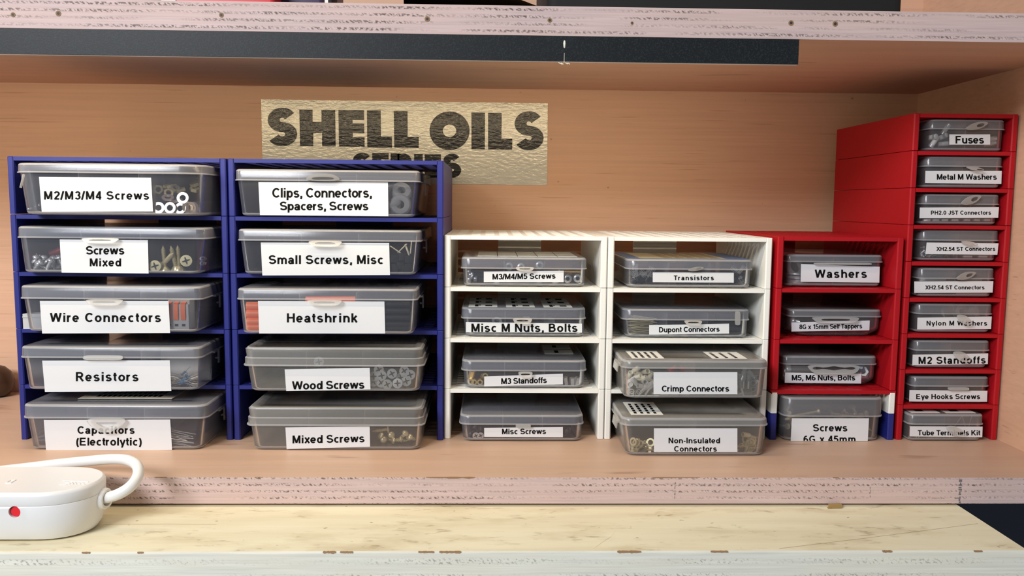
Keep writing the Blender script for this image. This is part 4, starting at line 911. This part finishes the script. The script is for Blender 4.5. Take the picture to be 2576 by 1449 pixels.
# W0 cap screws
K = ('W', 0); cs = screw(.018, .0024, .0058, 'steel', 'cap', False); chx = cross(.0058, .0053, True)
for px, py, d in ((1427, 701, .008), (1454, 700, .008), (1396, 709, .012), (1355, 711, .014), (1357, 667, .014), (1280, 670, .016), (1310, 672, .014), (1250, 711, .012)):
    place(K, 'cap_screw', cs, px, py, d, (.03, -1, .04), 'steel cap screw end on in the M3/M4/M5 Screws box', 'screw', 'cap screws end on', .2, [('drive_recess', chx)], .8)
dk = screw(.026, .0023, .0042, 'dsteel', 'cap', False)
for px, py, ax in ((1180, 684, (-.98, -.1, .08)), (1188, 692, (-.98, -.05, -.02)), (1184, 703, (-.98, -.1, -.1)), (1200, 711, (-.97, 0, .1)), (1172, 692, (-.3, -.9, .1)), (1178, 706, (-.4, -.8, .2))):
    place(K, 'cap_screw', dk, px, py, .010, ax, 'dark cap screw lying lengthwise in the M3/M4/M5 Screws box', 'screw', 'dark cap screws')
th_ = screw(.024, .0013, .0026, 'brass', 'pan', False); place(K, 'machine_screw', th_, 1415, 684, .012, (-1, 0, 0), 'brass threaded screw lying above the cap screw heads', 'screw', None)
# W1 nuts
K = ('W', 1); n2 = hexnut(.006, .003, .004, 'steel')
for px, py, d, ax in ((1245, 838, .010, (.2, -.9, .3)), (1300, 838, .010, (0, -1, .2)), (1345, 838, .012, (.3, -.8, .3)), (1250, 810, .014, (0, -.6, .7)), (1325, 808, .014, (.3, -.6, .6)), (1383, 808, .016, (.1, -.4, .9))):
    place(K, 'hex_nut', n2, px, py, d, ax, 'steel hex nut in the Misc M Nuts, Bolts box', 'nut', 'nuts in the Misc M Nuts, Bolts box', random.random())
# W2 standoffs
K = ('W', 2); so = hexnut(.0034, .0017, .011, 'brass'); ss = hexnut(.0034, .0017, .008, 'steel')
for px, py, ax in ((1177, 961, (.1, -1, .1)), (1193, 961, (0, -1, .05)), (1209, 965, (-.1, -1, .05)), (1218, 946, (.2, -.9, .2)), (1185, 945, (.2, -.2, 1))):
    place(K, 'standoff', so, px, py, .010, ax, 'brass hex standoff showing its bore in the M3 Standoffs box', 'standoff', 'brass standoffs', .3)
for px, py in ((1422, 968), (1440, 966), (1455, 966), (1390, 971)):
    place(K, 'standoff', ss, px, py, .010, (random.uniform(-.3, .3), -.1, 1), 'steel hex standoff upright in the M3 Standoffs box', 'standoff', 'steel standoffs', random.random())
# W3 black screws
K = ('W', 3); bk_ = screw(.012, .0017, .0038, 'black', 'pan'); wh = screw(.012, .0016, .0036, 'steel'); cwh = cross(.0036, .0001)
for px, py in ((1175, 1092), (1188, 1085), (1182, 1100), (1200, 1088), (1208, 1080), (1170, 1102), (1215, 1094), (1195, 1078), (1420, 1085), (1432, 1092), (1443, 1082), (1450, 1096), (1425, 1098), (1438, 1076), (1290, 1104), (1303, 1104), (1345, 1104), (1355, 1103), (1232, 1104), (1275, 1105)):
    place(K, 'screw', bk_, px, py, .008+.008*random.random(), (random.uniform(-1, 1), random.uniform(-1, 0), random.uniform(-.2, .7)), 'black screw heaped in the Misc Screws box', 'screw', 'black screws in the Misc Screws box')
for px, py in ((1197, 1103), (1209, 1103)):
    place(K, 'screw', wh, px, py, .004, (0, -1, .05), 'silver screw head pressed to the front of the Misc Screws box', 'screw', 'silver screw heads in the Misc Screws box', .5, [('drive_recess', cwh)])
# V0 transistors
K = ('V', 0); tr_ = MB(); tr_.lathe([(.0008, -.0024), (.0024, -.0023), (.0024, .0023), (.0008, .0024)], 12); trm = tr_.mesh('transistor', M['black'])
mb = MB()
for j in (-1, 0, 1): mb.tube([(j*.0012, 0, .0023), (j*.0013, 0, .008), (j*.0018, .0005, .0145)], .0003, 5)
tl_ = mb.mesh('lead', M['steel'])
for j in range(18): place(K, 'transistor', trm, 1585+random.random()*52, 712-random.random()*16, .007+.014*random.random(), (random.uniform(-.9, .9), random.uniform(-.3, .5), random.uniform(.0, 1)), 'black transistor with three wire legs heaped in the Transistors box', 'transistor', 'transistors', random.random()*6, [('lead', tl_)])
for j in range(14): place(K, 'transistor', trm, 1853+random.random()*32, 712-random.random()*22, .007+.012*random.random(), (random.uniform(-.9, .9), random.uniform(-.3, .5), random.uniform(-.4, .6)), 'black transistor with three wire legs heaped in the Transistors box', 'transistor', 'transistors', random.random()*6, [('lead', tl_)])
for px in (1720, 1770): place(K, 'transistor_strip', block(.016, .003, .003, 'black', 'transistor_strip'), px, 716, .008, (0, 0, 1), 'black taped part lying flat under the Transistors label', 'component', 'taped parts')
# V1 pins and housings
K = ('V', 1); gp = rod(.00045, .026, 'gold', 'crimp_pin', 6)
for j in range(34): place(K, 'crimp_pin', gp, 1612+random.uniform(-10, 14), 842-j*1.35, .008+.018*random.random(), (1, random.uniform(-.2, .3), random.uniform(-.18, .18)), 'thin gold crimp pin in the bundle in the Dupont Connectors box', 'pin', 'gold crimp pins')
for px, wd in ((1735, .040), (1833, .042)):
    for py in (826, 838): place(K, 'connector_housing', block(wd, .006, .0045, 'black', 'connector_housing'), px, py, .010, (0, 0, 1), 'black pin housing row in the Dupont Connectors box', 'connector', 'black housings in the Dupont Connectors box')
# V2 ferrules
K = ('V', 2)
def ferrule(m):
    mb = MB(); mb.lathe([(.0019, -.0045), (.0019, .0040), (.0026, .0045), (.0026, -.0015), (.0016, -.0045)], 14, True); a = mb.mesh('ferrule', M[m])
    mb = MB(); mb.lathe([(.0011, -.0125), (.0011, -.004), (.0014, -.004), (.0014, -.0125)], 10, True); return a, mb.mesh('metal_sleeve', M['steel'])
fc, fs = ferrule('cream'); fg, fs2 = ferrule('mgrey'); fw, fs3 = ferrule('nylon')
for px, py, ax in ((1579, 966, (.1, -1, .1)), (1588, 984, (0, -1, .1)), (1587, 995, (.05, -1, 0)), (1607, 985, (-.1, -1, .1)), (1603, 996, (0, -1, 0)), (1621, 961, (.1, -1, .15)), (1613, 972, (-.9, -.3, .2)), (1633, 970, (.6, -.2, .6)), (1592, 948, (.8, -.4, .3)), (1605, 940, (-.7, -.3, .4)), (1624, 935, (.4, -.8, .3)), (1636, 945, (.3, -.2, .8)), (1577, 944, (.2, -.5, .8)), (1596, 960, (-.5, -.2, .7)), (1612, 952, (.9, -.1, .1)), (1585, 930, (.6, -.3, .5)), (1630, 952, (-.8, -.2, .3)), (1576, 980, (.1, 0, 1)), (1625, 990, (.6, -.1, .7)), (1640, 985, (.5, -.1, .8))):
    place(K, 'ferrule', fc if py < 955 else fw, px, py, .007+.008*(py < 960), ax, 'cream sleeved crimp ferrule heaped in the Crimp Connectors box', 'ferrule', 'cream crimp ferrules', 0, [('metal_sleeve', fs)])
for px, py, ax in ((1858, 952, (.1, -.1, 1)), (1871, 948, (.02, -.05, 1)), (1884, 948, (0, -.05, 1)), (1892, 963, (.05, -1, .1)), (1892, 978, (0, -1, .05)), (1904, 975, (.1, 0, -1)), (1914, 950, (.2, -.9, .2)), (1914, 965, (-.2, 0, 1)), (1862, 966, (-.3, .1, 1)), (1900, 940, (-.6, .1, .6)), (1872, 935, (.3, .2, .8)), (1905, 992, (.9, -.2, .1)), (1880, 996, (.9, .1, 0)), (1765, 998, (.2, -.9, 0)), (1812, 998, (-.2, -.9, .1)), (1785, 999, (.9, -.2, .05))):
    place(K, 'ferrule', fg, px, py, .007+.003*random.random(), ax, 'grey sleeved crimp ferrule in the Crimp Connectors box', 'ferrule', 'grey crimp ferrules', 0, [('metal_sleeve', fs2)])
for px, py in ((1670, 998), (1695, 999), (1722, 998)): place(K, 'ferrule', fw, px, py, .008, (1, -.1, .05), 'white ferrule lying below the Crimp Connectors label', 'ferrule', 'white ferrules under the label', 0, [('metal_sleeve', fs3)])
rdp = tubem(.003, .0022, .010, 'redplug', 'ferrule')
for px, py in ((1705, 945), (1690, 930), (1720, 930), (1740, 938)): place(K, 'ferrule', rdp, px, py, .05, (random.uniform(-1, 1), .3, .4), 'red ferrule further back in the Crimp Connectors box', 'ferrule', 'red ferrules')
# V3 bare terminals
K = ('V', 3); bt = MB(); bt.lathe([(.0020, -.006), (.0020, .002), (.0026, .002), (.0026, -.006)], 14, True); bt.box(-.0024, .0024, -.0003, .0003, .0015, .011); btm = bt.mesh('terminal', M['gold'])
rg_ = MB(); rg_.lathe([(.0026, -.0004), (.0026, .0004), (.0044, .0004), (.0044, -.0004)], 18, True); rg_.box(-.0014, .0014, -.0105, -.0035, -.0004, .0004); rgm = rg_.mesh('ring_terminal', M['gold'])
for j in range(14):
    place(K, 'ring_terminal' if j % 3 == 0 else 'crimp_terminal', rgm if j % 3 == 0 else btm, 1590+random.random()*50, 1140-random.random()*26, .007+.012*random.random(), (random.uniform(-1, 1), random.uniform(-1, 0), random.uniform(-.3, .5)), 'bare pale brass terminal heaped in one end of the Non-Insulated Connectors box', 'terminal', 'bare terminals heaped beside the wooden rack side')
for j in range(11): place(K, 'crimp_terminal', btm if j % 2 else rgm, 1862+random.random()*55, 1140-random.random()*46, .008+.014*random.random(), (random.uniform(-1, 1), random.uniform(-1, .2), random.uniform(-.3, .7)), 'bare pale brass terminal in the Non-Insulated Connectors box near the blue rack side', 'terminal', 'bare terminals near the blue rack side')
for px in (1705, 1722, 1760, 1790, 1833): place(K, 'ring_terminal', rgm, px, 1142, .008, (.1, -1, .05), 'bare ring terminal showing under the Non-Insulated Connectors label', 'terminal', 'ring terminals under the label', 1.2)
# R boxes
K = ('R', 0); wl = washer(.013, .0065, .0018, 'steel')
for j in range(6): place(K, 'washer', wl, 2003+random.uniform(-2, 5), 713-j*4.6, .018, (random.uniform(-.12, .12), random.uniform(-.1, .1), 1), 'large steel washer stacked in the Washers box', 'washer', 'large washers')
place(K, 'washer', wl, 1999, 672, .020, (.4, -.8, .4), 'large steel washer standing up behind the stack in the Washers box', 'washer', None)
K = ('R', 1); st_ = screw(.014, .002, .004, 'steel', 'pan')
for j in range(10): place(K, 'screw', st_, 1975+random.random()*16 if j < 4 else 2100+random.random()*90, 836-random.random()*8 if j > 3 else 825-random.random()*20, .010+.01*random.random(), (random.uniform(-1, 1), -.4, random.uniform(-.2, .5)), 'self tapping screw in the 8G x 15mm Self Tappers box', 'screw', 'self tapping screws')
K = ('R', 2); bo = screw(.03, .0034, .006, 'steel', 'cap', False, .0013)
place(K, 'bolt', bo, 1985, 929, .012, (-1, -.1, .02), 'steel bolt lying lengthwise in the M5, M6 Nuts, Bolts box', 'bolt', None)
place(K, 'hex_nut', hexnut(.0055, .003, .005, 'bluebody'), 2163, 925, .012, (.3, -.8, .4), 'blue lock nut in the M5, M6 Nuts, Bolts box', 'nut', None)
for px, py in ((2180, 942), (2175, 935), (1972, 950), (1968, 935)): place(K, 'hex_nut', n2, px, py, .012, (random.uniform(-.5, .5), -.8, .3), 'steel nut at the edge of the M5, M6 Nuts, Bolts box', 'nut', 'nuts in the M5, M6 Nuts, Bolts box')
K = ('R', 3); lg = screw(.036, .0016, .0034, 'gold')
for px, py, ax in ((1975, 1092, (-.4, -.3, .8)), (1982, 1078, (-.6, -.2, .6)), (1970, 1100, (.2, -.9, .2)), (2192, 1078, (-.5, -.1, .8)), (2060, 1035, (.95, .1, .15)), (2090, 1040, (-.95, .2, .1)), (2150, 1042, (.9, .1, .2)), (2120, 1032, (-.7, .3, .5)), (2180, 1040, (.4, -.8, .3)), (2020, 1042, (.9, .2, .1))):
    place(K, 'screw', lg, px, py, .012+.012*random.random(), ax, 'long pale brass screw in the Screws 6G x 45mm box', 'screw', 'long screws in the 6G x 45mm box')
# N boxes
K = ('N', 0); fu = rod(.0026, .012, 'nylon', 'fuse'); mb = MB()
for s_ in (-1, 1): mb.lathe([(.0026, s_*.0060), (.0029, s_*.0060), (.0029, s_*.0032), (.0026, s_*.0032)], 12, True)
fe = mb.mesh('end_cap', M['steel'])
for px, py, ax in ((2350, 357, (.4, -.3, .8)), (2332, 345, (.2, -1, .1)), (2380, 312, (.4, -.2, .8)), (2370, 345, (.3, -.8, .3)), (2376, 362, (.9, -.2, .1)), (2508, 350, (.9, -.2, .1)), (2515, 362, (.8, -.3, .2))):
    place(K, 'fuse', fu, px, py, .009, ax, 'small glass fuse with metal ends in the Fuses box', 'fuse', 'fuses', 0, [('end_cap', fe)])
K = ('N', 2); jc = block(.007, .005, .0032, 'nylon', 'connector_housing')
for px in (2330, 2352, 2375, 2400, 2430, 2455, 2480): place(K, 'connector_housing', jc, px, 553, .006, (0, 0, 1), 'tiny white connector in the PH2.0 JST Connectors box', 'connector', 'connectors in the PH2.0 JST box', random.uniform(-.2, .2))
K = ('N', 3); tt_ = MB(); tt_.box(-.0006, .0006, -.0006, .0006, -.003, .003); ttm = tt_.mesh('terminal', M['steel'])
for j in range(26): place(K, 'crimp_terminal', ttm, 2310+random.random()*98 if j > 8 else 2310+random.random()*18, 645-random.random()*6 if j > 8 else 643-random.random()*22, .006+.008*random.random(), (random.uniform(-1, 1), random.uniform(-1, 0), random.uniform(-.5, .5)), 'tiny silver crimp terminal in the upper XH2.54 ST Connectors box', 'terminal', 'tiny crimp terminals')
for px in (2432, 2470): place(K, 'connector_housing', block(.010, .005, .003, 'nylon', 'connector_housing'), px, 645, .006, (0, 0, 1), 'white connector in the upper XH2.54 ST Connectors box', 'connector', 'connectors in the upper XH2.54 box')
K = ('N', 4)
for px, py, wd in ((2345, 704, .028), (2440, 705, .024), (2455, 739, .034)): place(K, 'connector_housing', block(wd, .005, .003, 'nylon', 'connector_housing'), px, py, .007, (0, 0, 1), 'white connector strip in the lower XH2.54 ST Connectors box', 'connector', 'connector strips in the lower XH2.54 box')
K = ('N', 5); nd = washer(.0085, .004, .002, 'nylon')
for px, py, d, ax in ((2420, 780, .016, (.2, -.9, .3)), (2448, 782, .012, (.55, -.8, .1)), (2470, 782, .012, (.6, -.7, .2)), (2485, 782, .014, (.6, -.7, .2)), (2388, 782, .020, (-.2, -.8, .3)), (2330, 826, .010, (0, -.3, 1)), (2360, 826, .010, (0, -.3, 1))):
    place(K, 'washer', nd, px, py, d, ax, 'white nylon washer in the Nylon M Washers box', 'washer', 'nylon washers')
K = ('N', 6)
for px in (2303, 2322, 2345, 2370, 2420, 2440, 2460): place(K, 'standoff', so if px < 2400 else hexnut(.003, .0015, .008, 'nylon'), px, 919, .008, (random.uniform(-.3, .3), -1, .1), 'small standoff under the label of the M2 Standoffs box', 'standoff', 'small standoffs in the M2 Standoffs box', .2, None, .75)
K = ('N', 1)
for px in (2345, 2380, 2425, 2470): place(K, 'washer', washer(.005, .0025, .001, 'dsteel'), px, 462, .010, (.1, -.1, 1), 'dark metal washer lying in the Metal M Washers box', 'washer', 'dark metal washers')
K = ('N', 7); ey = MB(); ey.tube([(.003*cos(t_), 0, .003*sin(t_)) for t_ in [2*pi*k/16 for k in range(15)]], .0006, 6); ey.tube([(0, 0, -.003), (0, 0, -.012)], .0007, 6); eym = ey.mesh('eye_hook', M['dsteel'])
for px, py in ((2300, 1006), (2330, 1010), (2380, 1010), (2440, 1010), (2300, 985)): place(K, 'eye_hook', eym, px, py-3, .012, (random.uniform(-1, 1), .1, .1), 'dark steel eye hook in the Eye Hooks Screws box', 'eye hook', 'eye hooks')
K = ('N', 8); gt = tubem(.0012, .0009, .009, 'steel', 'tube_terminal'); gl = rod(.0005, .016, 'nylon', 'tube_pin', 6)
for j, px in enumerate((2305, 2311, 2388, 2440, 2447, 2454, 2461)): place(K, 'tube_terminal', gt, px, 1104, .006, (.05, -.1, 1), 'silver tube terminal upright under the Tube Terminals Kit label', 'terminal', 'upright tube terminals', 0, None, .6)
for px in (2340, 2360, 2410, 2425): place(K, 'tube_terminal', gt, px, 1105, .007, (1, .1, 0), 'silver tube terminal lying flat in the Tube Terminals Kit box', 'terminal', 'flat tube terminals', 0, None, .9)
for px, py, ax in ((2283, 1092, (-.55, -.1, .8)), (2410, 1060, (.5, 0, .8)), (2425, 1058, (-.3, 0, .9)), (2440, 1062, (.2, 0, .9))): place(K, 'tube_pin', gl, px, py, .008, ax, 'thin pale pin leaning in the Tube Terminals Kit box', 'pin', 'pale pins')
